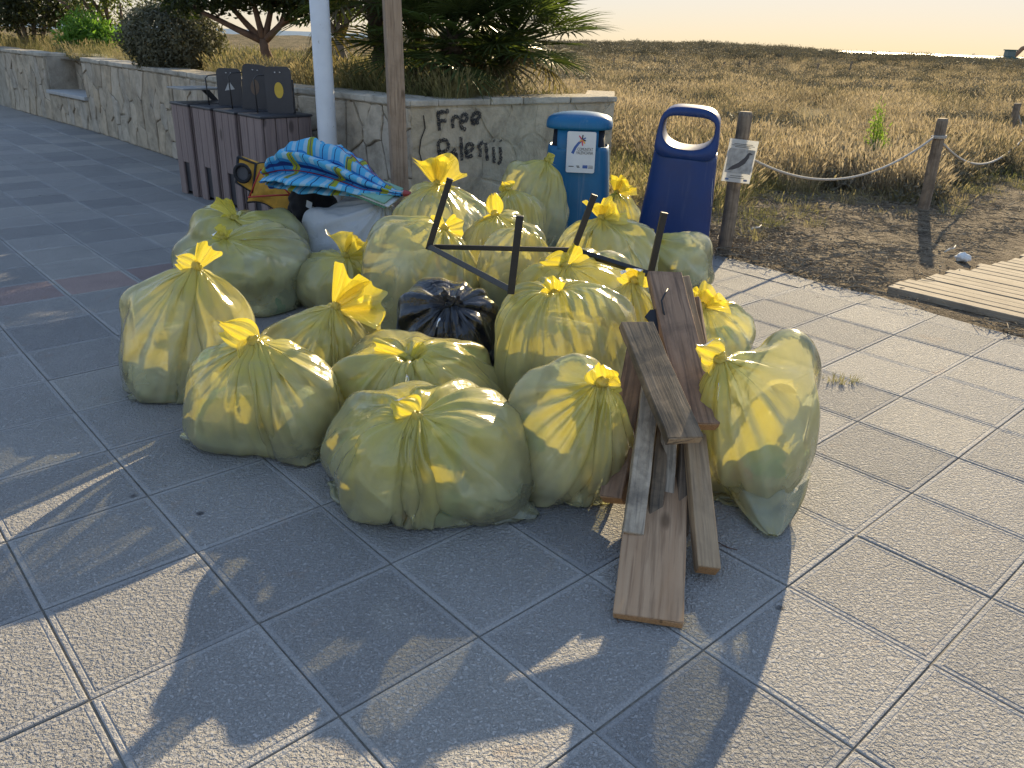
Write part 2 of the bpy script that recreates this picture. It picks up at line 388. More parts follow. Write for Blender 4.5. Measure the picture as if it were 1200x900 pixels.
# ------------------------------------------------------------------ the stone planter wall with its bench niche
WH = 1.0
def clip(poly, a, b, c):                             # keep a*x + b*y <= c
    out = []
    for k in range(len(poly)):
        p, q = poly[k], poly[(k + 1) % len(poly)]; dp, dq = a * p[0] + b * p[1] - c, a * q[0] + b * q[1] - c
        if dp <= 0: out.append(p)
        if dp * dq < 0: t = dp / (dp - dq); out.append((p[0] + (q[0] - p[0]) * t, p[1] + (q[1] - p[1]) * t))
    return out
def voronoi(L, H, n, seed, sx=1., sy=1., gap=.008, x0=0., y0=0.):
    r = random.Random(seed); S = []
    for _ in range(n * 40):
        if len(S) >= n: break
        p = (r.uniform(x0, x0 + L), r.uniform(y0, y0 + H))
        if all(((p[0] - q[0]) / sx) ** 2 + ((p[1] - q[1]) / sy) ** 2 > .55 * L * H / n / (sx * sy) for q in S): S.append(p)
    cells = []
    for i, p in enumerate(S):
        poly = [(x0, y0), (x0 + L, y0), (x0 + L, y0 + H), (x0, y0 + H)]
        for j, q in enumerate(S):
            if i == j or not poly: continue
            mx, my = (p[0] + q[0]) / 2, (p[1] + q[1]) / 2; a, b = (q[0] - p[0]) / sx ** 2, (q[1] - p[1]) / sy ** 2
            d = math.hypot(a, b); poly = clip(poly, a, b, a * mx + b * my - gap * d)
        if len(poly) > 2: cells.append(poly)
    return cells
def rough_poly(poly, r, n=3, amp=.010):
    out = []
    for k in range(len(poly)):
        p, q = poly[k], poly[(k + 1) % len(poly)]; L = math.hypot(q[0] - p[0], q[1] - p[1])
        for i in range(n if L > .06 else 1):
            t = i / n; w = amp if i else amp * .5
            out.append((p[0] + (q[0] - p[0]) * t + r.uniform(-w, w), p[1] + (q[1] - p[1]) * t + r.uniform(-w, w)))
    return out
wall = empty('planter_wall', WALL[7], 0, 'long low stone-faced planter wall with a bench niche and black graffiti', 'wall')
WI = Matrix.Translation(-WALL[7])
def seg_frame(a, b):
    d = (b - a); L = d.length; d.normalize(); n = Vector((d.y, -d.x, 0))          # n points to the promenade
    return L, Matrix(((d.x, 0, n.x, a.x), (d.y, 0, n.y, a.y), (0, 1, 0, 0), (0, 0, 0, 1)))   # local x along, y up, z out
THK = .30
def core(mb, a, b, z0, z1, setback=0., thk=THK):
    L, M = seg_frame(a, b); mb.box((-.0, z0, -thk - setback), (L, z1, -setback), WI @ M)
NICHE = (Vector((-7.50, 13.37, 0)), Vector((-6.26, 12.15, 0)))
mb = MB(); segs = []
pts = [WALL[0], WALL[1], NICHE[0], NICHE[1]] + WALL[3:8]
for k, (a, b) in enumerate(zip(pts, pts[1:])):
    if k == 2:
        core(mb, a, b, 0, .42); core(mb, a, b, .42, WH - .045, .45, .25)
    else: core(mb, a, b, 0, WH - .045)
    segs.append((a, b, k))
core_o = mb.obj('wall_core', MORTAR, wall); fix_normals(core_o.data)
mb = MB(); core(mb, WALL[7], WALL[8], 0, WH - .045); L, M = seg_frame(WALL[8], WALL[8] + Vector((.18, 1.7, 0))); mb.box((0.0, 0, -.30), (L, WH - .045, -.002), WI @ M)
po = mb.obj('plaster_face', PLASTER, wall); fix_normals(po.data)
rr_ = random.Random(5)
def facing(a, b, y0, y1, n, seed, mat, depth=(.012, .032), setback=0., name='stone', sx=.8, sy=1.25, gap=.006):
    L, M = seg_frame(a, b)
    for poly in voronoi(L, y1 - y0, n, seed, sx, sy, gap, 0, y0):
        poly = rough_poly(poly, rr_); cx = sum(p[0] for p in poly) / len(poly); cy_ = sum(p[1] for p in poly) / len(poly)
        d = rr_.uniform(*depth); m = MB(); n_ = len(poly)
        ring = lambda k, z: [Vector((cx + (p[0] - cx) * k, cy_ + (p[1] - cy_) * k, z)) for p in poly]
        V = [M @ v for v in ring(1, -.01 - setback) + ring(1, d * .7 - setback) + ring(.93, d - setback)]; c0 = M @ Vector((cx, cy_, 0))
        V = [v - c0 for v in V]
        F = [(q * n_ + i, q * n_ + (i + 1) % n_, (q + 1) * n_ + (i + 1) % n_, (q + 1) * n_ + i) for q in (0, 1) for i in range(n_)] + [tuple(range(2 * n_, 3 * n_))]
        o = m.add(V, F).obj(name, mat, wall); fix_normals(o.data); o.location = WI @ c0
for a, b, k in segs:
    L = (b - a).length
    if k == 0: continue
    if k == 2: facing(a, b, 0.01, .40, 14, 20 + k, STONE); facing(a, b, .46, WH - .06, 12, 40 + k, STONE, setback=.45, sx=1.4, sy=.9); continue
    facing(a, b, .01, WH - .06, int(L * 14) + 2, 10 + k, STONE)
facing(WALL[7], WALL[8], .01, WH - .06, 22, 77, PLASTER, (.003, .010), gap=.012, sx=1.1, sy=1.)
# niche sides and seat slab
L, M = seg_frame(*NICHE); mb = MB()
mb.box((0, .42, -.45), (.05, WH - .045, -.02), WI @ M); mb.box((L - .05, .42, -.45), (L - .002, WH - .045, -.02), WI @ M)
so = mb.obj('niche_side', MORTAR, wall); fix_normals(so.data)
mb = MB().box((.03, .425, -.44), (L - .02, .475, .06), WI @ M); so = mb.obj('bench_slab', simple_mat('pale_slab', (.42, .42, .41), .8, .12, 9, .3), wall, bevel=.008); fix_normals(so.data)
# coping
def coping(a, b, seed, setback=0.):
    L, M = seg_frame(a, b); r = random.Random(seed); x = -.02
    while x < L - .05:
        w = min(r.uniform(.25, .62), L - x + .02); z1 = r.uniform(.0, .012); f = r.uniform(.0, .03)
        m = MB().box((x + .004, WH - .045, -THK - .03 - setback), (x + w - .004, WH + z1, .018 + f - setback), WI @ M)
        o = m.obj('coping_stone', CAPST, wall, bevel=.012); fix_normals(o.data); x += w
for a, b, k in segs: coping(a, b, k + 3, .45 if k == 2 else 0)
coping(WALL[7], WALL[8], 31)
# sprayed graffiti: strokes of paint lying on the plaster
SPRAY = None
def spray_mat():
    n = NT('black_spray_paint'); g = n.n('NewGeometry').outputs['Position']
    a = n.ramp(n.noise(g, 90., 4, .7), [(.36, 0.), (.50, 1.)])
    d = n.bsdf((.02, .02, .022), .75); t = n.n('BsdfTransparent').outputs[0]
    return n.done(n.n('MixShader', {0: n.math('MULTIPLY', a, .9), 1: t, 2: d}).outputs[0])
SPRAY = spray_mat()
LW, MW = seg_frame(WALL[7], WALL[8])
def on_wall(px, py):                                 # photo pixel -> local (x, up) on the graffiti wall
    n = Vector((MW[0][2], MW[1][2], 0)); d = Vector(ray(px, py)); o = Vector((0, 0, CAM_H)); t = (WALL[7] - o).dot(n) / d.dot(n); p = o + d * t
    q = MW.inverted() @ p; return q.x, q.y
STROKES = {'F': [[(514, 153), (512, 131)], [(511, 132), (525, 130)], [(513, 142), (522, 141)]], 'r': [[(530, 150), (529, 139), (533, 136), (537, 138)]],
 'e': [[(538, 143), (546, 141), (546, 134), (541, 134), (538, 141), (539, 149), (545, 152)], [(551, 143), (561, 138), (561, 132), (555, 132), (551, 139), (553, 145), (560, 143)]],
 'P': [[(514, 183), (512, 166), (520, 163), (525, 168), (523, 176), (513, 179)]], 'a': [[(533, 174), (527, 180), (526, 187), (531, 186), (533, 178), (534, 190)]],
 'l': [[(539, 160), (540, 188)]], 'e2': [[(544, 179), (553, 175), (553, 169), (547, 168), (544, 176), (546, 184), (553, 182)]],
 's': [[(565, 166), (559, 171), (562, 176), (561, 184)]], 't': [[(568, 167), (570, 188)]], 'i': [[(577, 172), (578, 191)], [(577, 164), (578, 166)]], 'i2': [[(585, 172), (586, 188), (582, 192)], [(585, 164), (586, 166)]]}
graf = MB()
for key, lines in STROKES.items():
    for li in lines:
        P = [Vector((*on_wall(*p), 0)) for p in li]; Q = []
        for a, b in zip(P, P[1:]):
            for t in range(5): Q.append(a.lerp(b, t / 5))
        Q.append(P[-1])
        for _ in range(2): Q = [Q[0]] + [(Q[i - 1] + Q[i] * 2 + Q[i + 1]) / 4 for i in range(1, len(Q) - 1)] + [Q[-1]]
        w = .0155; V = []
        for i, p in enumerate(Q):
            t = (Q[min(i + 1, len(Q) - 1)] - Q[max(i - 1, 0)]).normalized(); s_ = Vector((-t.y, t.x, 0)) * w * (1 + .25 * math.sin(i * 1.7 + len(V)))
            zz = .014 + .0004 * (len(graf.V) % 7); V += [p + s_ + Vector((0, 0, zz)), p - s_ + Vector((0, 0, zz))]
        graf.add([WI @ MW @ v for v in V], [(2 * i, 2 * i + 1, 2 * i + 3, 2 * i + 2) for i in range(len(Q) - 1)])
go = graf.obj('graffiti', SPRAY, wall); go['label'] = 'black sprayed graffiti lettering on the grey plaster'
# cracked joint beside the graffiti
ck = MB(); P = [Vector((*on_wall(*p), .016)) for p in ((495, 135), (497, 150), (492, 163), (490, 178), (495, 196))]
ck.add([WI @ MW @ (p + Vector((s * .005, 0, 0))) for p in P for s in (-1, 1)], [(2 * i, 2 * i + 1, 2 * i + 3, 2 * i + 2) for i in range(4)])
ck.obj('crack', simple_mat('dark_crack', (.02, .018, .015), .95), wall)
# raised planting bed behind the wall
bed_front = [p + Vector((.12, .18, 0)) for p in WALL[:8]] + [WALL[8] + Vector((-.15, .15, 0))]
bed_back = [Vector((.72, 8.8, 0)), Vector((-.8, 10.4, 0)), Vector((-3.2, 13.6, 0)), Vector((-7, 18.5, 0)), Vector((-13, 25, 0))]
mb = MB(); B_ = bed_front + bed_back
mb.add([(p.x, p.y, .93) for p in B_], [tuple(range(len(B_)))])
k0 = len(bed_front); outb = [p + Vector((0, .02, 0) if k == 0 else (.2, 2.4, 0)) for k, p in enumerate(bed_back)]
mb.add([(p.x, p.y, .93) for p in bed_back] + [(p.x, p.y, -.1) for p in outb], [(i, i + 1, 5 + i + 1, 5 + i) for i in range(4)])
bed = mb.obj('planting_bed', SOIL); fix_normals(bed.data); bed['kind'] = 'structure'

# ------------------------------------------------------------------ poles, rope fence, boardwalk
def pole_from(px_top, px_bot, Y, r, name, label, cat, mat, n=20, ext=1.2, square=False):
    a = AT(*px_bot, Y); b = AT(*px_top, Y); d = (b - a).normalized(); base = a - d * (a.z / d.z); top = b + d * ext
    root = empty(name, base, 0, label, cat); m = MB()
    if square:
        q = Vector((0, 0, 1)).rotation_difference(d).to_matrix().to_4x4() @ Matrix.Rotation(R_(18), 4, 'Z')
        m.box((-r, -r, -.05), (r, r, (top - base).length), q); m.obj('post', mat, root, bevel=.008)
    else:
        m.tube([d * (-.05), d * .4, (top - base)], [r, r, r * .95], n); m.obj('shaft', mat, root, True)
    return root, base, d
WHITE_P = None
def white_paint():
    n = NT('chipped_white_paint'); co = n.coord(); c = n.ramp(n.noise(co, 3., 5, .6), [(.35, (.60, .62, .64)), (.65, (.72, .74, .76))])
    ch = n.noise(n.map(co, (1, 1, .5)), 26., 4, .7); c = n.mix(n.ramp(ch, [(.66, 0.), (.72, .8)]), c, (.28, .25, .22))
    return n.done(n.bsdf(c, .45, n.bump(ch, .2, .003)))
rt, pb, pd = pole_from((374, 2), (385, 180), 6.72, .076, 'white_pole', 'thick white painted metal pole standing before the stone wall', 'pole', white_paint())
MB().lathe([(.115, .0), (.115, .012), (.085, .03)], 20).obj('base_plate', simple_mat('pole_plate', (.45, .46, .47), .5), rt, True)
for k in range(4):
    a = k * math.pi / 2 + .4; MB().lathe([(.011, .012), (.011, .026), (.006, .03)], 6, (.098 * math.cos(a), .098 * math.sin(a), 0)).obj('bolt', simple_mat('bolt_steel', (.35, .35, .35), .4, metallic=.8), rt)
rt, pb, pd = pole_from((459, 2), (468, 205), 6.05, .058, 'wooden_pole', 'square wooden pole in front of the graffiti wall', 'pole', wood_mat('pole_wood', (.30, .215, .15), (.42, .32, .235), (.13, .09, .06), 1., .3, 'Z', .8), square=True)
ROPE = simple_mat('rope_fibre', (.46, .42, .36), .9, .2, 60, .6)
def fence_post(bpx, tpx, r, label):
    base = G(*bpx); top = AT(*tpx, base.y + .0); d = top - base; base_ = Vector(base); root = empty('rope_post', base_, 0, label, 'post', 'posts of the rope fence')
    prof = [0, .25, .5, .75, .97, 1.]; m = MB()
    m.tube([d * -.06] + [d * t + Vector((.004 * math.sin(t * 9), .004 * math.cos(t * 7), 0)) for t in prof], [r * 1.03] + [r * (1.02 - .06 * t) for t in prof[:-1]] + [r * .86], 14)
    m.obj('stake', WOOD_POST, root, True)
    return base_, d, root
P1b, P1d, P1r = fence_post((848, 296), (874, 131), .052, 'brown wooden stake carrying a plastic-covered bird notice')
P2b, P2d, P2r = fence_post((1081, 250), (1105, 139), .052, 'brown leaning stake casting a long shadow on the sand')
P3b, P3d, P3r = fence_post((1180, 171), (1193, 121), .06, 'distant dark stake with a slack rope loop hanging from it')
P4b, P4d, P4r = fence_post((1197, 188), (1218, 128), .055, 'dark stake beyond the shadow-casting stake, at the end of the white rope')
def rope(a, b, sag, label, r=.010, coils=((0, 0),)):
    root = empty('rope', (a + b) / 2, 0, label, 'rope', 'ropes of the fence'); o = (a + b) / 2; m = MB(); n = 40
    pts = [a.lerp(b, t / n) - Vector((0, 0, sag * 4 * (t / n) * (1 - t / n))) - o for t in range(n + 1)]
    m.tube(pts, r, 8); m.obj('span', ROPE, root, True)
    return root, o
def coil(root, o, c, d, r, turns=2):
    m = MB(); dn = d.normalized(); u = dn.orthogonal().normalized(); v = dn.cross(u); pts = []
    for k in range(turns * 14 + 1):
        a = k / 14 * 2 * math.pi; pts.append(c + (u * math.cos(a) + v * math.sin(a)) * r + dn * (.013 * k / 14) - o)
    m.tube(pts, .0085, 6); m.obj('knot_coil', ROPE, root, True)
def on_post(b, d, t): return b + d * t
a, b = on_post(P1b, P1d, .70) + Vector((.06, -.02, 0)), on_post(P2b, P2d, .82) + Vector((-.05, -.02, 0))
r1, o1 = rope(a, b, .27, 'pale sagging rope between the notice stake and the shadow-casting stake'); coil(r1, o1, on_post(P1b, P1d, .76), P1d, .062); coil(r1, o1, on_post(P2b, P2d, .80), P2d, .062)
a, b = on_post(P2b, P2d, .74) + Vector((.05, -.02, 0)), on_post(P4b, P4d, .66)
r2, o2 = rope(a, b, .34, 'pale sagging rope running on beyond the shadow-casting stake', .0135)
a = on_post(P3b, P3d, .88); b = a + Vector((.9, .2, .05)); r3, o3 = rope(a, b, .45, 'slack rope loop on the distant dark stake', .022)
# notice on the first stake
nc = AT(867, 189, P1b.y - .085); nroot = empty('bird_notice', nc, 0, 'white plastic-covered notice showing a grey shore bird, fixed to a stake', 'sign')
nroot.rotation_euler = (0, R_(5), R_(6))
def paper():
    n = NT('notice_plastic'); return n.done(n.n('MixShader', {0: .5, 1: n.bsdf((.78, .78, .76), .3), 2: n.n('BsdfTranslucent', {'Color': (.8, .8, .78, 1)}).outputs[0]}).outputs[0])
MB().box((-.108, -.002, -.150), (.108, .002, .150)).obj('sheet', paper(), nroot)
def flat(poly, y, name, mat, par): MB().add([(p[0], y, p[1]) for p in poly] , [tuple(range(len(poly)))]).obj(name, mat, par)
flat([(-.098, -.085), (.098, -.085), (.098, .085), (-.098, .085)], -.0032, 'picture', simple_mat('notice_picture', (.36, .36, .35), .4, .35, 22), nroot)
flat([(-.085, -.07), (-.05, -.035), (-.01, -.01), (.03, .03), (.045, .06), (.06, .068), (.085, .055), (.062, .05), (.06, .03), (.04, -.012), (.0, -.045), (-.04, -.062)], -.0042, 'bird', simple_mat('bird_print', (.05, .05, .06), .4), nroot)
for z, w in ((.118, .07), (.108, .085), (.098, .06), (-.105, .05), (-.118, .06)): flat([(-w, z - .002), (w, z - .002), (w, z + .002), (-w, z + .002)], -.0036, 'text_line', simple_mat('notice_ink', (.12, .12, .12), .5), nroot)
for x in (-.07, .07): flat([(x - .014, -.138), (x + .014, -.138), (x + .014, -.124), (x - .014, -.124)], -.0036, 'logo', simple_mat('notice_logo', (.10, .16, .30), .5), nroot)
# boardwalk
bw0 = G(1040, 342); dl = (G(1200, 380) - bw0).normalized(); ds = (G(1200, 305) - bw0); ns = 15; ds = ds / ns * .86
bw = empty('boardwalk', bw0, 0, 'weathered wooden boardwalk leading from the paving across the sand', 'boardwalk')
wd = ds - dl * ds.dot(dl); pw = wd.length * .90
for k in range(ns + 6):
    L = 3.2; m = MB().box((0, -pw / 2, -.03), (L, pw / 2, .012)); o = m.obj('plank', WOOD_BOARD, bw, bevel=.004)
    p = ds * (k + .5) + dl * random.uniform(-.04, .04); o.location = (p.x, p.y, .026 + random.uniform(-.003, .003)); o.rotation_euler = (0, 0, math.atan2(dl.y, dl.x) + random.uniform(-.004, .004))
# ------------------------------------------------------------------ plants
def leaf_mat(name, c0, c1, trans=.35, rough=.5):
    n = NT(name); r = n.objrand(); g = n.n('NewGeometry')
    f = n.noise(g.outputs['Position'], 3.5, 3); f2 = n.noise(g.outputs['Position'], 40., 2)
    c = n.ramp(n.math('ADD', n.math('MULTIPLY', f, .6), n.math('MULTIPLY', f2, .4)), [(.32, c0), (.68, c1)])
    d = n.bsdf(c, rough, **{'Specular IOR Level': .3}); t = n.n('BsdfTranslucent', {'Color': n.mix(1., c, (1.5, 1.6, .7), 'MULTIPLY')}).outputs[0]
    return n.done(n.n('MixShader', {0: trans, 1: d, 2: t}).outputs[0])
def leaves_np(P, Nrm, size, r, aspect=.45, up=.0):
    n = len(P); a = r.normal(0, 1, (n, 3)); t = a - Nrm * (a * Nrm).sum(1, keepdims=True); t[:, 2] += up; t /= np.linalg.norm(t, axis=1, keepdims=True) + 1e-9
    b = np.cross(Nrm, t); s = (size * r.uniform(.6, 1.3, n))[:, None]
    V = np.stack([P, P + t * s * .5 + b * s * aspect * .5 + Nrm * s * .08, P + t * s, P + t * s * .5 - b * s * aspect * .5 + Nrm * s * .08], 1).reshape(-1, 3)
    F = np.arange(4 * n).reshape(n, 4); return V, F
def crown(name, blobs, n, size, mat, parent, seed, shell=.55, aspect=.45, up=0., lob=1.):
    r = np.random.default_rng(seed); vol = np.array([b[1][0] * b[1][1] * b[1][2] for b in blobs]); pick = r.choice(len(blobs), n, p=vol / vol.sum())
    d = r.normal(0, 1, (n, 3)); d /= np.linalg.norm(d, axis=1, keepdims=True)
    cc = np.array([b[0] for b in blobs])[pick]; aa = np.array([b[1] for b in blobs])[pick]
    rad = (shell + (1 - shell) * r.uniform(0, 1, n) ** .5)[:, None] * (1 + lob * .22 * np.sin(d @ np.array([5., 7., 4.]) * 1.3 + pick * 2.1) + lob * .12 * np.sin(d @ np.array([13., -9., 11.]) + pick))[:, None]
    P = cc + d * aa * rad; Nm = d + r.normal(0, .7, (n, 3)); Nm /= np.linalg.norm(Nm, axis=1, keepdims=True)
    V, F = leaves_np(P, Nm, size, r, aspect, up); return link(name, mesh_np(name, V, F), mat, parent)
BARK = simple_mat('reddish_bark', (.16, .10, .07), .9, .3, 12, .8, bdist=.01)
BARK2 = simple_mat('grey_bark', (.20, .17, .14), .9, .3, 12, .8, bdist=.01)
# small spreading tree behind the recycling bins
def spread_tree(label, px, Y, z0, ht, lean, blobs, n, size, mat, seed, bark, branches):
    b = AT(*px, Y); b.z = z0; root = empty('spreading_tree', b, 0, label, 'tree'); r = random.Random(seed); m = MB()
    fork = Vector((lean[0], lean[1], ht)); m.tube([(0, 0, -.1), (lean[0] * .25 + .02, lean[1] * .2, ht * .35), (lean[0] * .8 - .01, lean[1] * .7, ht * .75), fork], [.075, .062, .055, .055], 10)
    for k, e in enumerate(branches):
        e = Vector(e); mid = fork.lerp(fork + e, .5) + Vector((r.uniform(-.08, .08), r.uniform(-.08, .08), r.uniform(-.02, .06)))
        m.tube([fork - Vector((0, 0, .03)), fork.lerp(mid, .55) + Vector((0, 0, -.02)), mid, fork + e], [.042, .034, .028, .012], 7)
        for q in range(4):
            s = mid.lerp(fork + e, q / 4); d = Vector((r.uniform(-.3, .3), r.uniform(-.3, .3), r.uniform(.1, .4))); m.tube([s, s + d * .5 + Vector((.03, 0, 0)), s + d], [.016, .012, .006], 5)
    m.obj('trunk', bark, root, True); crown('crown', blobs, n, size, mat, root, seed); return root
DARKLEAF = leaf_mat('dark_leaves', (.018, .030, .012), (.060, .080, .028))
spread_tree('small tree with reddish bare trunk and spreading dark crown behind the bins', (318, 76), 9.6, .9, .46, (-.06, .0), 
  [((-.55, 0, .92), (.55, .55, .22)), ((.0, .1, 1.02), (.6, .6, .26)), ((.50, -.1, .90), (.45, .5, .22)), ((-.1, 0, 1.4), (.7, .6, .4)), ((-.95, .1, .80), (.26, .3, .14)), ((.35, 0, .74), (.25, .3, .10))], 13000, .075, DARKLEAF, 3, BARK,
  [(-.95, 0, .36), (-.6, .2, .50), (-.2, -.2, .65), (.25, .1, .60), (.6, -.1, .42), (.42, .2, .28)])
spread_tree('dark leafy tree with crooked trunk half hidden by the white pole', (405, 82), 9.3, .9, .5, (-.06, .05),
  [((0, 0, .95), (.28, .3, .30)), ((.25, .1, 1.3), (.5, .5, .35)), ((-.2, 0, 1.45), (.45, .4, .4)), ((.2, 0, 1.8), (.6, .5, .35))], 6000, .07, DARKLEAF, 9, BARK2, [(-.3, 0, .5), (.2, .1, .6), (.45, -.1, .7), (0, .2, .8)])
# clipped round grey shrub
rs = AT(203, 44, 10.5); rs0 = Vector((rs.x, rs.y, .92)); rt = empty('round_shrub', rs0, 0, 'dense rounded grey-green clipped shrub on top of the wall', 'shrub')
hz_ = rs.z - .92
crown('foliage', [((0, 0, hz_ * .98), (.57, .52, .43)), ((.1, -.05, hz_ * .9), (.54, .50, .40)), ((-.12, 0, hz_ * .92), (.50, .5, .40))], 17000, .055, leaf_mat('grey_shrub_leaves', (.062, .066, .044), (.185, .18, .12), .15, .7), rt, 5, .70, .38, 0., .40)
m = MB()
for k in range(7):
    a = k * .9; m.tube([(0, 0, -.05), (.1 * math.cos(a), .1 * math.sin(a), .18), (.35 * math.cos(a), .33 * math.sin(a), .5)], [.03, .022, .008], 6)
m.obj('stems', BARK2, rt)
# far left group: dark overhanging tree, bright leafy bush, bare slanting branches
def bush(name, label, cat, px, Y, z0, blobs, n, size, mat, seed, stems, bark=BARK2, aspect=.4, up=0.):
    b = AT(*px, Y); b.z = z0; root = empty(name, b, 0, label, cat); crown('foliage', blobs, n, size, mat, root, seed, .4, aspect, up); m = MB()
    for e in stems:
        e = Vector(e); m.tube([(e.x * .08, e.y * .08, -.1), e * .5 + Vector((.06, 0, .08)), e], [.05, .035, .014], 7)
    m.obj('stems', bark, root, True); return root
bush('evergreen_tree', 'dark drooping evergreen at the far end of the wall', 'tree', (38, 55), 16.5, .9,
  [((-.6, 0, .78), (1.1, .8, .45)), ((.3, 0, .88), (.8, .8, .5)), ((-.9, .2, 1.7), (1.3, 1., .7)), ((.6, .2, 2.0), (1.2, 1., .8)), ((.85, 0, .75), (.35, .4, .25))], 24000, .10, leaf_mat('evergreen_leaves', (.022, .030, .014), (.07, .08, .035)), 21, [(-.8, 0, 1.4), (.1, .2, 1.7), (.8, 0, 1.5), (-.4, 0, 1.2)])
bush('leafy_bush', 'bright green leafy bush sprouting above the bench niche', 'bush', (106, 62), 14.6, .95,
  [((0, 0, .32), (.42, .4, .34)), ((.3, 0, .22), (.4, .35, .25)), ((-.2, 0, .2), (.3, .3, .22))], 4200, .10, leaf_mat('bright_leaves', (.07, .15, .025), (.20, .34, .07), .5), 23, [(-.2, 0, .5), (.1, 0, .6), (.35, .1, .45)], BARK2, .3, .5)
bush('branching_shrub', 'bare reddish branches with sparse leaves beside the round shrub', 'shrub', (140, 66), 15.2, .9,
  [((-.35, 0, .95), (.45, .4, .5)), ((.1, .1, 1.3), (.6, .5, .5)), ((-.7, 0, 1.5), (.5, .5, .5)), ((.05, 0, .35), (.35, .35, .3))], 5200, .085, leaf_mat('olive_leaves', (.06, .08, .025), (.17, .20, .07), .45), 29,
  [(-.9, 0, 1.4), (-.6, .1, 1.3), (-.35, 0, 1.5), (.15, 0, .9), (.3, .1, .5), (-1.3, 0, 1.2)], BARK)
# fan palms
PALM = leaf_mat('palm_leaflets', (.030, .050, .018), (.105, .135, .050), .40, .38)
PALMD = leaf_mat('dead_palm_leaflets', (.10, .08, .05), (.22, .17, .10), .3, .8)
def fan_mesh(seed, dead=False):
    r = random.Random(seed); m = MB(); n = 24; pet = r.uniform(.32, .55); Lb = r.uniform(.42, .56)
    m.tube([(0, 0, 0), (0, pet * .5, -.01), (0, pet, 0)], [.011, .009, .007], 5); o = Vector((0, pet, 0))
    for k in range(n):
        ph = R_(-118 + 236 * k / (n - 1) + r.uniform(-2, 2)); L = Lb * (1 - .30 * abs(ph / R_(118)) ** 2) * r.uniform(.92, 1.05)
        dv_ = Vector((math.sin(ph), math.cos(ph), 0)); sd = Vector((math.cos(ph), -math.sin(ph), 0)); droop = .10 + .1 * r.random() + (.35 if dead else 0); lift = .06 * abs(math.sin(ph))
        def pt(t, s, w): return o + dv_ * (L * t) + sd * (s * w) + Vector((0, 0, lift * t - droop * L * t * t * t - (0 if s else .010 * (1 - t))))
        w1, w2 = .013, .012
        V = [pt(.03, 0, 0), pt(.4, -1, w1), pt(.4, 0, 0), pt(.4, 1, w1), pt(.75, -1, w2 * .7), pt(.75, 0, 0), pt(.75, 1, w2 * .7), pt(1, 0, 0)]
        m.add(V, [(0, 2, 1), (0, 3, 2), (1, 2, 5, 4), (2, 3, 6, 5), (4, 5, 7), (5, 6, 7)])
    return m.mesh('frond')
FANS = [fan_mesh(k) for k in range(6)]; DEAD = [fan_mesh(20 + k, True) for k in range(2)]
for f in FANS: f.materials.append(PALM)
for f in DEAD: f.materials.append(PALMD)
palm_bark = simple_mat('fibrous_palm_bark', (.10, .075, .05), .95, .4, 30, 1., bdist=.02)
def palm(px, Y, ht, lean, nf, label, seed):
    b = AT(*px, Y); b.z = .92; root = empty('fan_palm', b, 0, label, 'palm', 'fan palms in the planter'); r = random.Random(seed); top = Vector((lean[0], lean[1], ht)); m = MB(); k = 9
    m.tube([top * (q / k) + Vector((.012 * math.sin(q * 2), .012 * math.cos(q * 3), 0)) - Vector((0, 0, .06 if q == 0 else 0)) for q in range(k + 1)], [.085 + (.018 if q % 2 else 0) - .02 * q / k for q in range(k + 1)], 9)
    for q in range(30):                              # old leaf bases
        a = q * 2.4; z = .12 + (ht - .15) * q / 30; c = top * (z / ht); d = Vector((math.cos(a), math.sin(a), .9)).normalized(); m.tube([c + d * .05, c + d * .17], [.02, .006], 4)
    m.obj('trunk', palm_bark, root)
    for q in range(nf):
        az = q * 2.39996 + r.uniform(-.25, .25); f = q / nf; el = R_(84 - 108 * f ** .9 + r.uniform(-8, 8)); dead = f > .93
        o = link('frond', r.choice(DEAD) if dead else r.choice(FANS), None, root)
        o.location = top + Vector((0, 0, .06 - .22 * f)); o.rotation_euler = (Matrix.Rotation(az, 3, 'Z') @ Matrix.Rotation(el, 3, 'X') @ Matrix.Rotation(r.uniform(-.4, .4), 3, 'Y')).to_euler(); s = r.uniform(.88, 1.15); o.scale = (s, s, s)
palm((455, 108), 7.75, .95, (-.15, .1), 46, 'fan palm rising behind the square wooden pole', 1)
palm((530, 105), 7.55, .55, (.0, -.05), 54, 'low bushy fan palm in the middle of the planter', 2)
palm((560, 104), 8.2, 1.35, (.05, .1), 44, 'tallest fan palm at the back of the planter', 3)
palm((588, 104), 7.75, .58, (.10, -.02), 54, 'fan palm leaning out over the planter end by the light blue bin', 4)
palm((500, 100), 8.3, 1.25, (-.25, .1), 40, 'slender fan palm between the bushy palm and the wooden pole', 5)

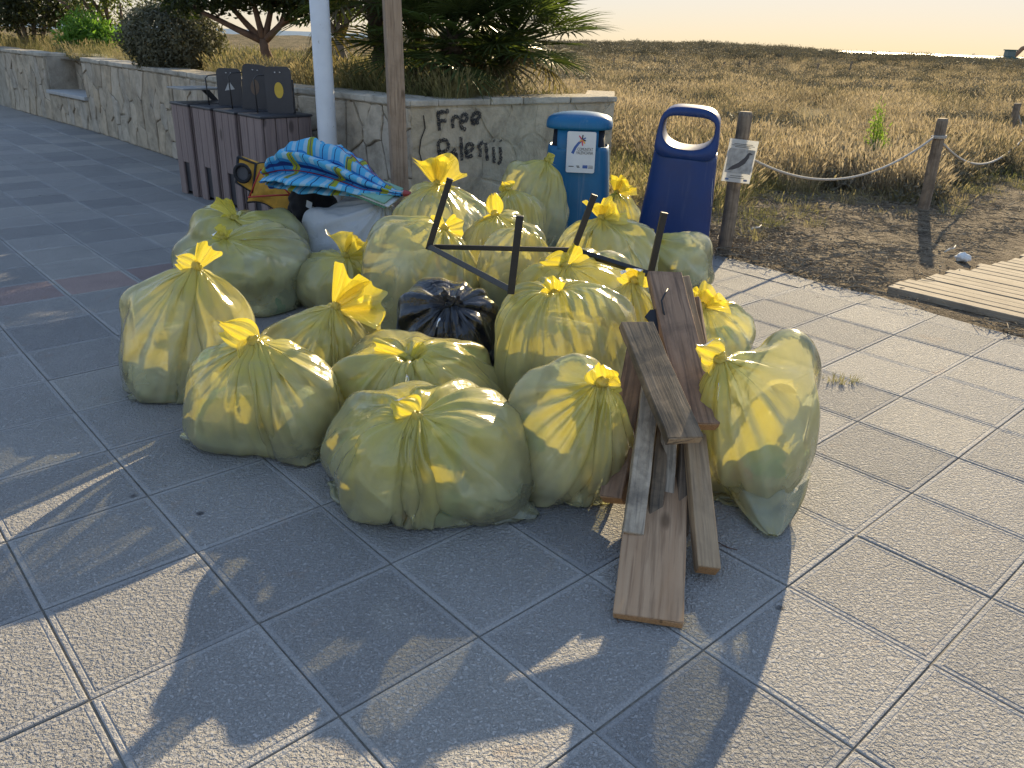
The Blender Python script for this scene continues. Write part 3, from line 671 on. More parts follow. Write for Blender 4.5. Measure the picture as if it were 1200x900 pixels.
# ------------------------------------------------------------------ dry grass and scrub: scattered tufts
def scatter(name, pts, scl, protos, mat, label):
    col = bpy.data.collections.new(name + '_tufts')
    for me in protos:
        if not me.materials: me.materials.append(mat)
        o = bpy.data.objects.new('tuft', me); col.objects.link(o)
    me = bpy.data.meshes.new(name); me.vertices.add(len(pts)); me.vertices.foreach_set('co', np.asarray(pts, np.float32).ravel())
    for nm, arr, ty in (('scl', np.asarray(scl, np.float32), 'FLOAT'),):
        at = me.attributes.new(nm, ty, 'POINT'); at.data.foreach_set('value', arr)
    o = link(name, me); tag(o, label, None, None, 'stuff'); o['category'] = 'grass'
    ng = bpy.data.node_groups.new(name, 'GeometryNodeTree'); ng.interface.new_socket('Geometry', in_out='INPUT', socket_type='NodeSocketGeometry'); ng.interface.new_socket('Geometry', in_out='OUTPUT', socket_type='NodeSocketGeometry')
    N = ng.nodes; gi, go_ = N.new('NodeGroupInput'), N.new('NodeGroupOutput'); ip = N.new('GeometryNodeInstanceOnPoints'); ci = N.new('GeometryNodeCollectionInfo')
    ci.inputs['Collection'].default_value = col; ci.inputs['Separate Children'].default_value = True; ci.inputs['Reset Children'].default_value = True
    rv_ = N.new('FunctionNodeRandomValue'); rv_.data_type = 'FLOAT_VECTOR'; rv_.inputs[0].default_value = (-.12, -.12, 0); rv_.inputs[1].default_value = (.12, .12, 6.283)
    na = N.new('GeometryNodeInputNamedAttribute'); na.data_type = 'FLOAT'; na.inputs[0].default_value = 'scl'
    ip.inputs['Pick Instance'].default_value = True
    L = ng.links; L.new(gi.outputs[0], ip.inputs['Points']); L.new(ci.outputs[0], ip.inputs['Instance']); L.new(rv_.outputs[0], ip.inputs['Rotation']); L.new(na.outputs[0], ip.inputs['Scale']); L.new(ip.outputs[0], go_.inputs[0])
    md = o.modifiers.new('tufts', 'NODES'); md.node_group = ng; return o
def tuft(seed, n, h, spread, w=.004, heads=.6, curl=.5):
    r = np.random.default_rng(seed); V = []; F = []
    for k in range(n):
        a = r.uniform(0, 6.28); b0 = np.array([math.cos(a), math.sin(a), 0]) * spread * math.sqrt(r.random()) * .5; a2 = a + r.normal(0, .6); d = np.array([math.cos(a2), math.sin(a2), 0]); H = h * r.uniform(.5, 1.1); c = curl * r.uniform(.2, 1.2)
        s = np.array([-d[1], d[0], 0]) * w * r.uniform(.7, 1.3); b = len(V)
        for t, ww in ((0, 1), (.45, .8), (.8, .5)):
            p = b0 + d * H * c * t * t * .8 + np.array([0, 0, H * t * (1 - .15 * c * t)]); V += [p - s * ww, p + s * ww]
        tip = b0 + d * H * c * .85 + np.array([0, 0, H * (1 - .18 * c)]); V.append(tip); F += [(b, b + 1, b + 3, b + 2), (b + 2, b + 3, b + 5, b + 4), (b + 4, b + 5, b + 6, b + 6)]
        if r.random() < heads:
            q = len(V); dd = d * .5 * c + np.array([0, 0, .35]); dd /= np.linalg.norm(dd); hl = .075 * r.uniform(.7, 1.3); sw = s / (np.linalg.norm(s) + 1e-9) * .0075
            V += [tip - dd * .02, tip + dd * hl * .4 + sw, tip + dd * hl, tip + dd * hl * .4 - sw]; F.append((q, q + 1, q + 2, q + 3))
            sw2 = np.cross(sw, dd); q = len(V); V += [tip - dd * .02, tip + dd * hl * .4 + sw2, tip + dd * hl, tip + dd * hl * .4 - sw2]; F.append((q, q + 1, q + 2, q + 3))
    me = bpy.data.meshes.new('tuft'); me.from_pydata([tuple(v) for v in V], [], [f if f[2] != f[3] else f[:3] for f in F]); return me
def grass_mat(name, stops, trans=.45):
    n = NT(name); r = n.objrand(); g = n.n('NewGeometry').outputs['Position']; f = n.noise(g, .35, 3); f2 = n.noise(g, 5., 2)
    v = n.math('ADD', n.math('MULTIPLY', f, .75), n.math('ADD', n.math('MULTIPLY', r, .22), n.math('MULTIPLY', f2, .12)))
    c = n.ramp(v, stops); d = n.bsdf(c, .6, **{'Specular IOR Level': .2}); t = n.n('BsdfTranslucent', {'Color': c}).outputs[0]
    return n.done(n.n('MixShader', {0: trans, 1: d, 2: t}).outputs[0])
DRY = grass_mat('dry_grass_blades', [(.30, (.16, .155, .085)), (.42, (.25, .22, .13)), (.54, (.41, .335, .205)), (.66, (.53, .445, .30)), (.8, (.28, .24, .155))])
GREEN = grass_mat('greenish_grass_blades', [(.3, (.11, .13, .045)), (.5, (.25, .24, .10)), (.62, (.40, .34, .18)), (.8, (.46, .39, .22))])
SCRUB = grass_mat('grey_scrub_leaves', [(.3, (.07, .068, .045)), (.5, (.13, .12, .08)), (.7, (.20, .18, .125)), (.85, (.17, .14, .11))], .25)
rg = np.random.default_rng(99)
def in_view(x, y, pad=60):
    q = PX((x, y, .2)); return -pad < q[0] < 1200 + pad
def behind_bed(x, y):                                # hidden behind the planter
    return x < .9 and y < wall_y(x) + 5.5 if x > -14 else True
def strew(n, y0, y1, power=1., cond=None):
    out = []
    while len(out) < n:
        y = y0 + (y1 - y0) * rg.random() ** power; x = rg.uniform(-.75, .78) * y * 1.05
        if not in_view(x, y) or behind_bed(x, y): continue
        if x > .8 and y < sand_far(x) + .7 * (mnoise.noise((x * 1.3, y * 1.3, 9)) + .15): continue
        if cond and not cond(x, y): continue
        out.append((x, y, ground_z(x, y) - .02))
    return np.array(out)
dry_t = [tuft(k, 58, .40, .34, .0023, .6, .6) for k in range(7)]
def dens(x, y): return mnoise.noise((x * .35, y * .22, 4)) + rg.uniform(-.28, .36) > .12
p1 = strew(2000, 6.2, 15, 1.0, dens); p2 = strew(3600, 14, 34, 1.15, dens); p3 = strew(4200, 30, 75, 1.1)
P = np.concatenate([p1, p2, p3]); S = np.concatenate([rg.uniform(.55, 1.15, len(p1)), rg.uniform(.65, 1.2, len(p2)), rg.uniform(.6, 1.15, len(p3))])
scatter('dry_grass', P, S, dry_t, DRY, 'golden dry grass with pale seed heads covering the field')
low_t = [tuft(40 + k, 60, .16, .34, .003, .1, 1.0) for k in range(4)]
pl = strew(1500, 5.7, 13); pe = []
while len(pe) < 420:                                 # ragged low growth along the sand
    x = rg.uniform(.9, 9); y = sand_far(x) + rg.normal(-.1, .6)
    if y > edge_y(x) + .35: pe.append((x, y, -.01))
scatter('low_dry_weeds', np.concatenate([pl, pe]), np.concatenate([rg.uniform(.6, 1.3, len(pl)), rg.uniform(.2, .8, len(pe))]), low_t, GREEN, 'low straggling green and straw weeds at the edge of the sand')
def scrub_tuft(seed, n=420):
    r = np.random.default_rng(seed); d = r.normal(0, 1, (n, 3)); d[:, 2] = abs(d[:, 2]); d /= np.linalg.norm(d, axis=1, keepdims=True)
    P = d * np.array([.5, .5, .34]) * (r.uniform(.35, 1, n) ** .5)[:, None] * (1 + .25 * np.sin(d @ np.array([6, 5, 7.])))[:, None]; Nm = d + r.normal(0, .6, (n, 3)); Nm /= np.linalg.norm(Nm, axis=1, keepdims=True)
    V, F = leaves_np(P, Nm, .09, r, .35, .6); return mesh_np('scrub', V, F)
sc = [scrub_tuft(k) for k in range(5)]
ps = np.concatenate([strew(1300, 8, 30, 1., lambda x, y: mnoise.noise((x * .3, y * .2, 14)) > .05), strew(2600, 26, 70, 1.1), strew(3200, 60, 112, .8)])
scatter('dune_scrub', ps, np.concatenate([rg.uniform(.35, 1.05, 1300), rg.uniform(.4, 1.3, 2600), rg.uniform(.6, 1.9, 3200)]), sc, SCRUB, 'dark grey-green scrub clumps dotting the field and dunes')
# straw, chips and pebbles trodden into the sand
def chips(seed):
    r = random.Random(seed); m = MB()
    for k in range(7):
        a = r.uniform(0, 6.28); L = r.uniform(.015, .06); c = Vector((r.uniform(-.12, .12), r.uniform(-.12, .12), .012)); d = Vector((math.cos(a), math.sin(a), r.uniform(-.1, .25))) * L; m.tube([c - d, c + d * .2 + Vector((0, 0, .004)), c + d], [.0015, .0022, .001], 4)
    for k in range(3):
        c = Vector((r.uniform(-.12, .12), r.uniform(-.12, .12), .008)); s_ = r.uniform(.003, .008); m.prism([(c.x + s_ * math.cos(q * 1.05 + k) * r.uniform(.7, 1.2), c.y + s_ * math.sin(q * 1.05 + k)) for q in range(6)], 0, s_ * 1.1, None, .6)
    return m.mesh('chips')
cpts = []
while len(cpts) < 1700:
    x = rg.uniform(.9, 9); y = edge_y(x) + (sand_far(x) + .6 - edge_y(x)) * rg.random()
    q = Vector((x, y, 0)) - bw0
    if q.dot(dl) > -.03 and q.dot(Vector((-dl.y, dl.x, 0))) > -.05: continue
    cpts.append((x, y, .012 + .02 * mnoise.noise((x * 3, y * 3, 2))))
scatter('sand_litter', cpts, rg.uniform(.6, 1.5, len(cpts)), [chips(k) for k in range(6)], simple_mat('dull_straw', (.24, .195, .135), .9, .5, 3), 'straw scraps and pebbles scattered over the trodden sand')
# grass on the raised bed, along the wall top
bp = []
while len(bp) < 800:
    k = rg.integers(0, 7); a, b = WALL[k], WALL[k + 1]; t = rg.random(); q = a.lerp(b, t); off = .35 + 3.2 * rg.random() ** 1.6; d = (b - a).normalized(); nrm = Vector((-d.y, d.x, 0)); p = q + nrm * off
    if p.x > -1.2 and off > 1.2: continue
    if (p - Vector((rs.x, rs.y, 0))).xy.length < .5: continue
    bp.append((p.x, p.y, .92))
scatter('bed_grass', bp, rg.uniform(.35, .8, len(bp)), [tuft(70 + k, 44, .36, .3, .003, .6, .6) for k in range(4)], GREEN, 'yellow-green dry grass growing on the raised bed behind the wall')
lb = [(float(x), float(y), .92) for x, y in ((WALL[7] + (WALL[8] - WALL[7]) * t + Vector((-.62, .78, 0)) * rg.uniform(.35, .9)).xy for t in rg.uniform(.02, .98, 90))]
scatter('planter_litter', lb, rg.uniform(.3, .7, len(lb)), low_t, GREEN, 'low weeds and dry litter under the fan palms')
# tall green weed in the dry grass
wb = G(1018, 205); wr = empty('green_weed', Vector((wb.x, wb.y, 0)), 0, 'tall bright green weed standing among the dry grass', 'plant')
crown('leaves', [((0, 0, .35), (.13, .13, .34)), ((-.03, 0, .68), (.07, .07, .20)), ((.10, 0, .22), (.15, .13, .2))], 1500, .06, leaf_mat('weed_leaves', (.09, .16, .03), (.22, .32, .07), .5), wr, 61, .2, .22, 1.2)
m = MB()
for k in range(6): a = k * 1.05; m.tube([(0, 0, -.03), (.03 * math.cos(a), .03 * math.sin(a), .35), (.07 * math.cos(a), .06 * math.sin(a), .62 + .04 * k)], [.007, .005, .002], 5)
m.obj('stems', GREEN, wr)
# small weed in a paving joint
jb = G(985, 447); jr = empty('joint_weed', jb, 0, 'small dry weed growing from a joint in the paving', 'weed')
link('blades', tuft(91, 60, .05, .16, .0016, 0, 1.3), GREEN, jr).scale = (1.2, .6, 1)
# far field fence posts
for k, (x, y, h) in enumerate([(718, 92, 12), (740, 88, 13), (766, 86, 12), (792, 87, 12), (847, 86, 11), (877, 86, 12), (957, 88, 12), (994, 92, 14), (672, 86, 10)]):
    Y = 46. + (k % 3) * 1.2; b = AT(x, y, Y); z0 = ground_z(b.x, Y); m = MB(); ht = h * Y / FPX + max(0, b.z - z0)
    fr_ = empty('field_post', (b.x, Y, z0), 0, 'thin dark fence post far out in the dune field', 'post', 'far field fence posts')
    m.tube([(0, 0, -.1), (.02 * math.sin(k), 0, ht * .6), (.05 * math.sin(k * 2), 0, ht)], [.05, .048, .04], 7); m.obj('stake', WOOD_POST, fr_)
    MB().tube([(-.07, 0, ht * .78), (0, -.055, ht * .79), (.07, 0, ht * .78)], .012, 5).obj('wire_tie', WOOD_POST, fr_)
# ------------------------------------------------------------------ litter bins
def sup_ring(hx, hy, z, n=40, p=3.2, cx=0., cy=0.):
    out = []
    for k in range(n):
        a = 2 * math.pi * k / n; c, s = math.cos(a), math.sin(a); r = (abs(c) ** p + abs(s) ** p) ** (-1 / p); out.append((cx + hx * r * c, cy + hy * r * s, z))
    return out
def stack(rings, close=True):
    m = MB(); n = len(rings[0]); V = [p for r in rings for p in r]
    F = [(i * n + k, i * n + (k + 1) % n, (i + 1) * n + (k + 1) % n, (i + 1) * n + k) for i in range(len(rings) - 1) for k in range(n)]
    if close: F += [tuple(range(n))[::-1], tuple(range((len(rings) - 1) * n, len(rings) * n))]
    return m.add(V, F)
def plastic(name, col, fade=.35):
    n = NT(name); co = n.coord(); a = n.noise(co, 4., 5, .6); s = n.noise(n.map(co, (30, 30, 2.)), 1., 4, .6); sc_ = n.noise(n.map(co, (6, 6, 60)), 1., 3, .6)
    c = n.ramp(a, [(.3, tuple(v * .86 for v in col)), (.7, tuple(min(1, v * 1.12) for v in col))]); c = n.mix(n.ramp(s, [(.56, 0.), (.75, fade * .6)]), c, tuple(.6 * v + .18 for v in col))
    c = n.mix(n.ramp(sc_, [(.66, 0.), (.72, .3)]), c, tuple(v * .5 for v in col))
    return n.done(n.bsdf(c, n.ramp(a, [(.3, .38), (.7, .55)]), n.bump(a, .15, .01)))
STICK = simple_mat('sticker_white', (.66, .68, .70), .4, .05, 10)
def text_obj(body, size, loc, mat, par, name, width=None):
    cu = bpy.data.curves.new(name, 'FONT'); cu.body = body; cu.size = size; cu.align_x = 'LEFT'; cu.extrude = .0003; cu.resolution_u = 2
    o = bpy.data.objects.new(name + '_tmp', cu); C.objects.link(o); dg = bpy.context.evaluated_depsgraph_get(); me = bpy.data.meshes.new_from_object(o.evaluated_get(dg)); bpy.data.objects.remove(o)
    t = link(name, me, mat, par); t.location = loc; t.rotation_euler = (math.pi / 2, 0, 0)
    if width: xs = [v.co.x for v in me.vertices]; t.scale.x = width / (max(xs) - min(xs) + 1e-6)
    return t
INKB, INKR, INKK, INKY = simple_mat('ink_blue', (.03, .10, .34), .4), simple_mat('ink_red', (.62, .06, .14), .4), simple_mat('ink_black', (.02, .02, .025), .4), simple_mat('ink_orange', (.75, .36, .05), .4)
def ribbon(P, w, name, mat, par, y):
    V = []
    for i, p in enumerate(P):
        a, b = P[max(i - 1, 0)], P[min(i + 1, len(P) - 1)]; dx, dz = b[0] - a[0], b[1] - a[1]; l = math.hypot(dx, dz); ww = w[i] if hasattr(w, '__len__') else w; V += [(p[0] - dz / l * ww, y, p[1] + dx / l * ww), (p[0] + dz / l * ww, y, p[1] - dx / l * ww)]
    return MB().add(V, [(2 * i, 2 * i + 1, 2 * i + 3, 2 * i + 2) for i in range(len(P) - 1)]).obj(name, mat, par)
def sticker(root, loc, rz, w, h, tilt=0.):
    s = empty('sticker', loc, 0); s.parent = root; s.rotation_euler = (tilt, 0, rz); s.empty_display_size = .02
    m = MB(); c = .012; poly = []
    for cx, cz, a0 in ((w - c, h - c, 0), (-w + c, h - c, 90), (-w + c, -h + c, 180), (w - c, -h + c, 270)):
        poly += [(cx + c * math.cos(R_(a0 + q)), cz + c * math.sin(R_(a0 + q))) for q in (0, 30, 60, 90)]
    n = len(poly); m.add([(p[0], 0, p[1]) for p in poly] + [(p[0], .002, p[1]) for p in poly], [tuple(range(n)), tuple(range(n, 2 * n))[::-1]] + [(i, (i + 1) % n, n + (i + 1) % n, n + i) for i in range(n)])
    sh = m.obj('sheet', STICK, s); k = w / .11; y = -.0012
    ribbon([(-.065 * k, -.01 * k), (-.045 * k, .035 * k), (-.02 * k, .068 * k), (.0, .085 * k)], [.011 * k, .010 * k, .009 * k, .007 * k], 'palm_mark', INKB, s, y)
    for q, (dx, dz, mt) in enumerate([(-.024, .030, INKR), (.005, .036, INKK), (.028, .016, INKB), (.03, -.006, INKK), (.024, -.026, INKY), (.006, -.042, INKR), (-.018, -.014, INKY)]):
        ribbon([(.004 * k, .092 * k), (.004 * k + dx * k, .092 * k + dz * k)], [.0055 * k, .0045 * k], 'frond_mark', mt, s, y - .0003 * (q + 1))
    text_obj('COMUNITAT', .033 * k, (-.028 * k, y, .012 * k), INKK, s, 'lettering', .118 * k); text_obj('VALENCIANA', .033 * k, (-.036 * k, y, -.014 * k), INKK, s, 'lettering', .128 * k)
    MB().add([(x * k, y, z * k) for x, z in ((.018, -.118), (.056, -.118), (.056, -.094), (.018, -.094))], [(0, 1, 2, 3)]).obj('flag_mark', INKB, s)
    for z in (-.098, -.107, -.116): MB().add([(x * k, y, (z + d) * k) for x, d in ((.062, -.0016), (.098, -.0016), (.098, .0016), (.062, .0016))], [(0, 1, 2, 3)]).obj('text_line', INKK, s)
    for x0, x1, z in ((-.09, -.05, -.106), (-.03, -.008, -.102), (-.026, -.004, -.111)): MB().add([(x0 * k, y, (z - .003) * k), (x1 * k, y, (z - .003) * k), (x1 * k, y, (z + .003) * k), (x0 * k, y, (z + .003) * k)], [(0, 1, 2, 3)]).obj('logo_mark', INKK, s)
    return s
LBLUE = plastic('light_blue_plastic', (.004, .125, .28), .6); DBLUE = plastic('dark_blue_plastic', (.002, .030, .15), .25); INNER = simple_mat('bin_inside_shade', (.006, .012, .03), .8)
# light blue bin
lb0 = Vector((.445, 6.24, 0)); lbr = empty('light_blue_bin', lb0, 0, 'light blue plastic litter bin with domed lid and white sticker', 'litter bin'); lbr.rotation_euler = (0, R_(-.6), R_(-7))
w0, w1 = .275, .228
body = [sup_ring(w0 * .96, .20 * .96, -.002), sup_ring(w0, .20, .03)] + [sup_ring(w0 + (w1 - w0) * t, .20 - .02 * t, .03 + .69 * t) for t in (.25, .5, .75, .97)] + [sup_ring(w1 - .004, .178, .735), sup_ring(w1 - .014, .168, .738), sup_ring(w1 - .016, .166, .70), sup_ring(w1 - .05, .14, .30)]
o = stack(body).obj('body', LBLUE, lbr, True)
m = MB()                                             # front and back panels between body and lid
def panel(sgn, hx, y0, y1, z0, z1, thick):
    n = 10; V = []
    for z in (z0, z1):
        for yy in (0, thick):
            for k in range(n + 1):
                u = -1 + 2 * k / n; V.append((hx * u, sgn * (y0 - (y0 - y1) * (z - z0) / (z1 - z0) - .012 * u * u - yy), z))
    q = n + 1; F = []
    for k in range(n): F += [(k, k + 1, 2 * q + k + 1, 2 * q + k), (q + k, 3 * q + k, 3 * q + k + 1, q + k + 1), (2 * q + k, 2 * q + k + 1, 3 * q + k + 1, 3 * q + k)]
    F += [(0, 2 * q, 3 * q, q), (n, q + n, 3 * q + n, 2 * q + n)]; return V, F
for sg in (-1, 1):
    o = MB().add(*panel(sg, .150, .180, .176, .72, .895, .012)).obj('neck_panel', LBLUE, lbr, True); fix_normals(o.data)
o = stack([sup_ring(w1 - .05, .15, .60), sup_ring(w1 - .03, .155, .73), sup_ring(w1 - .04, .155, .86)]).obj('dark_fill', INNER, lbr, True)  # near-black fill, paints the shade inside the side openings
lid = [sup_ring(w1 + .004, .186, .858), sup_ring(w1 + .016, .196, .862), sup_ring(w1 + .018, .198, .88), sup_ring(w1 + .016, .196, .905), sup_ring(w1 + .006, .184, .93), sup_ring(w1 * .90, .155, .950), sup_ring(w1 * .62, .11, .966), sup_ring(w1 * .30, .06, .974), sup_ring(w1 * .06, .012, .976)]
stack(lid).obj('lid', LBLUE, lbr, True)
sticker(lbr, (.03, -.203, .705), R_(0), .105, .145, R_(-2))
# dark blue bin with a see-through hood
db0 = Vector((1.165, 5.99, 0)); dbr = empty('dark_blue_bin', db0, 0, 'dark blue plastic litter bin with a large see-through opening in its hood', 'litter bin'); dbr.rotation_euler = (R_(1.), R_(2.6), R_(-14))
hw = lambda z: .275 - .075 * (z / 1.06) ** 1.1; hd = lambda z: .215 - .055 * (z / 1.06)
body = [sup_ring(hw(0) * .97, hd(0) * .97, -.004), sup_ring(hw(.03), hd(.03), .03)] + [sup_ring(hw(z), hd(z), z) for z in (.2, .4, .6, .70, .755)] + [sup_ring(hw(.77) - .012, hd(.77) - .012, .757), sup_ring(hw(.7) - .02, hd(.7) - .02, .70), sup_ring(hw(.7) - .04, hd(.7) - .04, .45)]
stack(body).obj('body', DBLUE, dbr, True)
def hood():                                          # arch: outer outline minus the opening, with real depth
    n = 56; outer, inner = [], []
    for k in range(n):
        a = 2 * math.pi * k / n; c, s = math.cos(a), math.sin(a)
        zc, hz1 = .885, .175; p = 5.; r = (abs(c) ** p + abs(s) ** p) ** (-1 / p); z = zc + hz1 * r * s; ox = hw(z) * (1. if z < .95 else 1 - .9 * ((z - .95) / .115) ** 3 * .12) * max(-1, min(1, r * c)); z += -.012 * (ox / .2) ** 2 if s > 0 else 0; outer.append((ox, z))
        p = 4. if s > 0 else 2.4; r = (abs(c) ** p + abs(s) ** p) ** (-1 / p); iz = .905 + (.095 if s > 0 else .125) * r * s; inner.append(((hw(.9) - .034) * r * c, iz))
    m = MB(); V = []
    rings = []
    for y, ko, ki in ((-1., .97, 1.035), (-.9, 1., 1.0), (.9, 1., 1.0), (1., .97, 1.035)):
        rings.append([(x * ko, y * hd(z) * (1 if z < .98 else 1 - 1.6 * (z - .98)), .885 + (z - .885) * ko) for x, z in outer]); rings.append([(x * ki, y * hd(z) * (1 if z < .98 else 1 - 1.6 * (z - .98)), .905 + (z - .905) * ki) for x, z in inner])
    V = [p for r in rings for p in r]; q = n
    for k in range(n):
        k2 = (k + 1) % n; idx = lambda r, kk: r * q + kk
        seq = [0, 2, 4, 6, 7, 5, 3, 1, 0]
        for a, b in zip(seq, seq[1:]): m.F.append((idx(a, k), idx(a, k2), idx(b, k2), idx(b, k)))
    m.V = V; o = m.obj('hood', DBLUE, dbr, True); fix_normals(o.data); return o
hood()
sticker(dbr, (.232, -.03, .50), R_(90), .075, .105, R_(-6))
# ------------------------------------------------------------------ four slatted recycling bins in a row along the wall
MAUVE = wood_mat('mauve_plastic_lumber', (.235, .178, .165), (.285, .218, .20), (.13, .10, .10), .6, .12, 'Z', .6); LID = simple_mat('dark_lid_plastic', (.045, .045, .052), .45, .15, 8); STEEL = simple_mat('dark_wire', (.03, .03, .033), .5)
ER = Vector((.73, -.684, 0)).normalized(); RZ = math.atan2(ER.y, ER.x); BW, BD, BH = .335, .46, .80   # along the row, away from the wall, height
REC_LABELS = ['slatted mauve recycling bin with hooded flap, the end bin along the wall', 'slatted mauve recycling bin next to the hooded one, raised dark lid', 'slatted mauve recycling bin with tall raised lid, third from the hooded bin', 'slatted mauve recycling bin showing its broad side, raised lid with yellow spot']
icon_cols = [None, (.45, .45, .44), (.13, .085, .06), (.62, .42, .05)]
for k in range(4):
    base = Vector((-3.22, 7.70, 0)) + Vector((.303, -.284, 0)) * k; r = empty('recycling_bin', base, RZ, REC_LABELS[k], 'recycling bin', 'recycling bins along the wall')
    # local: x along the row, y to the wall, origin at the front corner
    m = MB().box((.02, .02, .03), (BW - .02, BD - .02, BH - .01)); m.obj('inner_box', LID, r)
    ns = 3; sw = BW / ns
    for q in range(ns):
        z0 = .30 if q == 1 else .0
        MB().box((q * sw + .003, -.004, z0), ((q + 1) * sw - .003, .018, BH)).obj('slat', MAUVE, r, bevel=.006)
        MB().box((q * sw + .003, BD - .018, 0), ((q + 1) * sw - .003, BD + .004, BH)).obj('slat', MAUVE, r, bevel=.006)
    ns2 = 4; sw = (BD - .04) / ns2
    for q in range(ns2):
        for x0, x1 in ((-.004, .018), (BW - .018, BW + .004)): MB().box((x0, .02 + q * sw + .003, 0), (x1, .02 + (q + 1) * sw - .003, BH)).obj('slat', MAUVE, r, bevel=.006)
    m = MB(); m.box((-.012, -.012, BH + .001), (BW + .012, BD + .012, BH + .022)); m.obj('rim', LID, r, bevel=.008)
    if k == 0:
        m = MB(); m.box((-.01, -.02, BH + .135), (BW * .95, BD * .8, BH + .152)); m.obj('flap', simple_mat('pale_flap', (.30, .29, .27), .5), r, bevel=.006)
        MB().add([(x, y, z) for x in (.0, .012) for y, z in ((BD * .62, BH + .134), (BD * .79, BH + .134), (BD + .0, BH + .023), (BD * .86, BH + .023))], [(0, 1, 2, 3), (7, 6, 5, 4), (0, 4, 5, 1), (1, 5, 6, 2), (2, 6, 7, 3), (3, 7, 4, 0)]).obj('flap_arm', LID, r)
    else:
        ht = (.31, .36, .36)[k - 1]; lw = .105; lean = R_((-7, -3, -9)[k - 1]); c = .04; poly = []
        for cx, cz, a0 in ((lw - c, ht - c, 0), (-lw + c, ht - c, 90)): poly += [(cx + c * math.cos(R_(a0 + q)), cz + c * math.sin(R_(a0 + q))) for q in (0, 22, 45, 68, 90)]
        poly += [(-lw, 0), (lw, 0)]; n = len(poly)
        g_ = empty('lid', (BW * .55, BD * .60, BH + .022)); g_.parent = r; g_.rotation_euler = (0, R_(8), R_(90 - 40)); g_.rotation_euler.rotate_axis('Y', lean)
        m = MB().add([(p[0], -.010, p[1]) for p in poly] + [(p[0], .010, p[1]) for p in poly], [tuple(range(n)), tuple(range(n, 2 * n))[::-1]] + [(i, (i + 1) % n, n + (i + 1) % n, n + i) for i in range(n)]); o = m.obj('panel', LID, g_); fix_normals(o.data)
        disc = [(.036 * math.cos(t * .35), ht * .50 + .062 * math.sin(t * .35)) for t in range(18)] if k != 1 else [(-.04, ht * .4), (.045, ht * .45), (.0, ht * .66)]
        MB().add([(p[0], -.0125, p[1]) for p in disc], [tuple(range(len(disc)))]).obj('icon', simple_mat('lid_icon', icon_cols[k], .5), g_)
        for sx in (-.02, .02): MB().lathe([(.006, -.004), (.006, .004)], 8, (0, 0, 0)).obj('screw', simple_mat('screw', (.5, .5, .5), .3), g_).location = (sx, -.012, ht * .88)
        m = MB().box((-.1, .03, 0), (.115, .05, ht * .72)); m.obj('lid_back', LID, g_, bevel=.01)
        hoop = [(.0, 0, 0), (-.02, 0, ht * .72), (0, .02, ht * .8), (0, BD * .30, ht * .82), (0, BD * .34, ht * .72), (0, BD * .36, 0)]
        m = MB().tube([(BW * .2 + p[0], BD * .28 + p[1], BH + .02 + p[2]) for p in hoop], .0055, 6); m.obj('wire_hoop', STEEL, r, True)

# ------------------------------------------------------------------ things lying on and in the pile
BLACKM = simple_mat('black_painted_steel', (.012, .012, .013), .42, .3, 20, .2)
c1, c2, c3, c4 = G(503, 289, .53), G(599, 340, .53), G(672, 293, .52), G(762, 322, .47)
fr = empty('upturned_table', (c1 + c2 + c3 + c4) / 4, 0, 'black square-tube table frame lying upside down on the bags', 'table frame'); fo = (c1 + c2 + c3 + c4) / 4
def bar(a, b, r, name, mat, par, o=fo):
    d = b - a; q = Vector((0, 0, 1)).rotation_difference(d.normalized()).to_matrix().to_4x4(); q.translation = a - o
    return MB().box((-r, -r, 0), (r, r, d.length), q).obj(name, mat, par, bevel=.003)
for c, t, n in ((c1, (527, 211), 0), (c2, (609, 255), 1), (c3, (696, 230), 2), (c4, (778, 251), 3)):
    tp = AT(*t, c.y + .02); d = (tp - c).normalized(); L = bar(c - d * .014, tp, .0145, 'leg', BLACKM, fr)
    cap = MB().box((-.0155, -.0155, 0), (.0155, .0155, .012)); co = cap.obj('end_cap', BLACKM, L, bevel=.003); q = Vector((0, 0, 1)).rotation_difference(d).to_matrix().to_4x4(); q.translation = tp - fo - d * .004; co.matrix_local = q
bar(c1, c2, .0125, 'rail', BLACKM, fr); bar(c1, c3, .0115, 'rail', BLACKM, fr); bar(c3, c4, .0125, 'rail', BLACKM, fr)
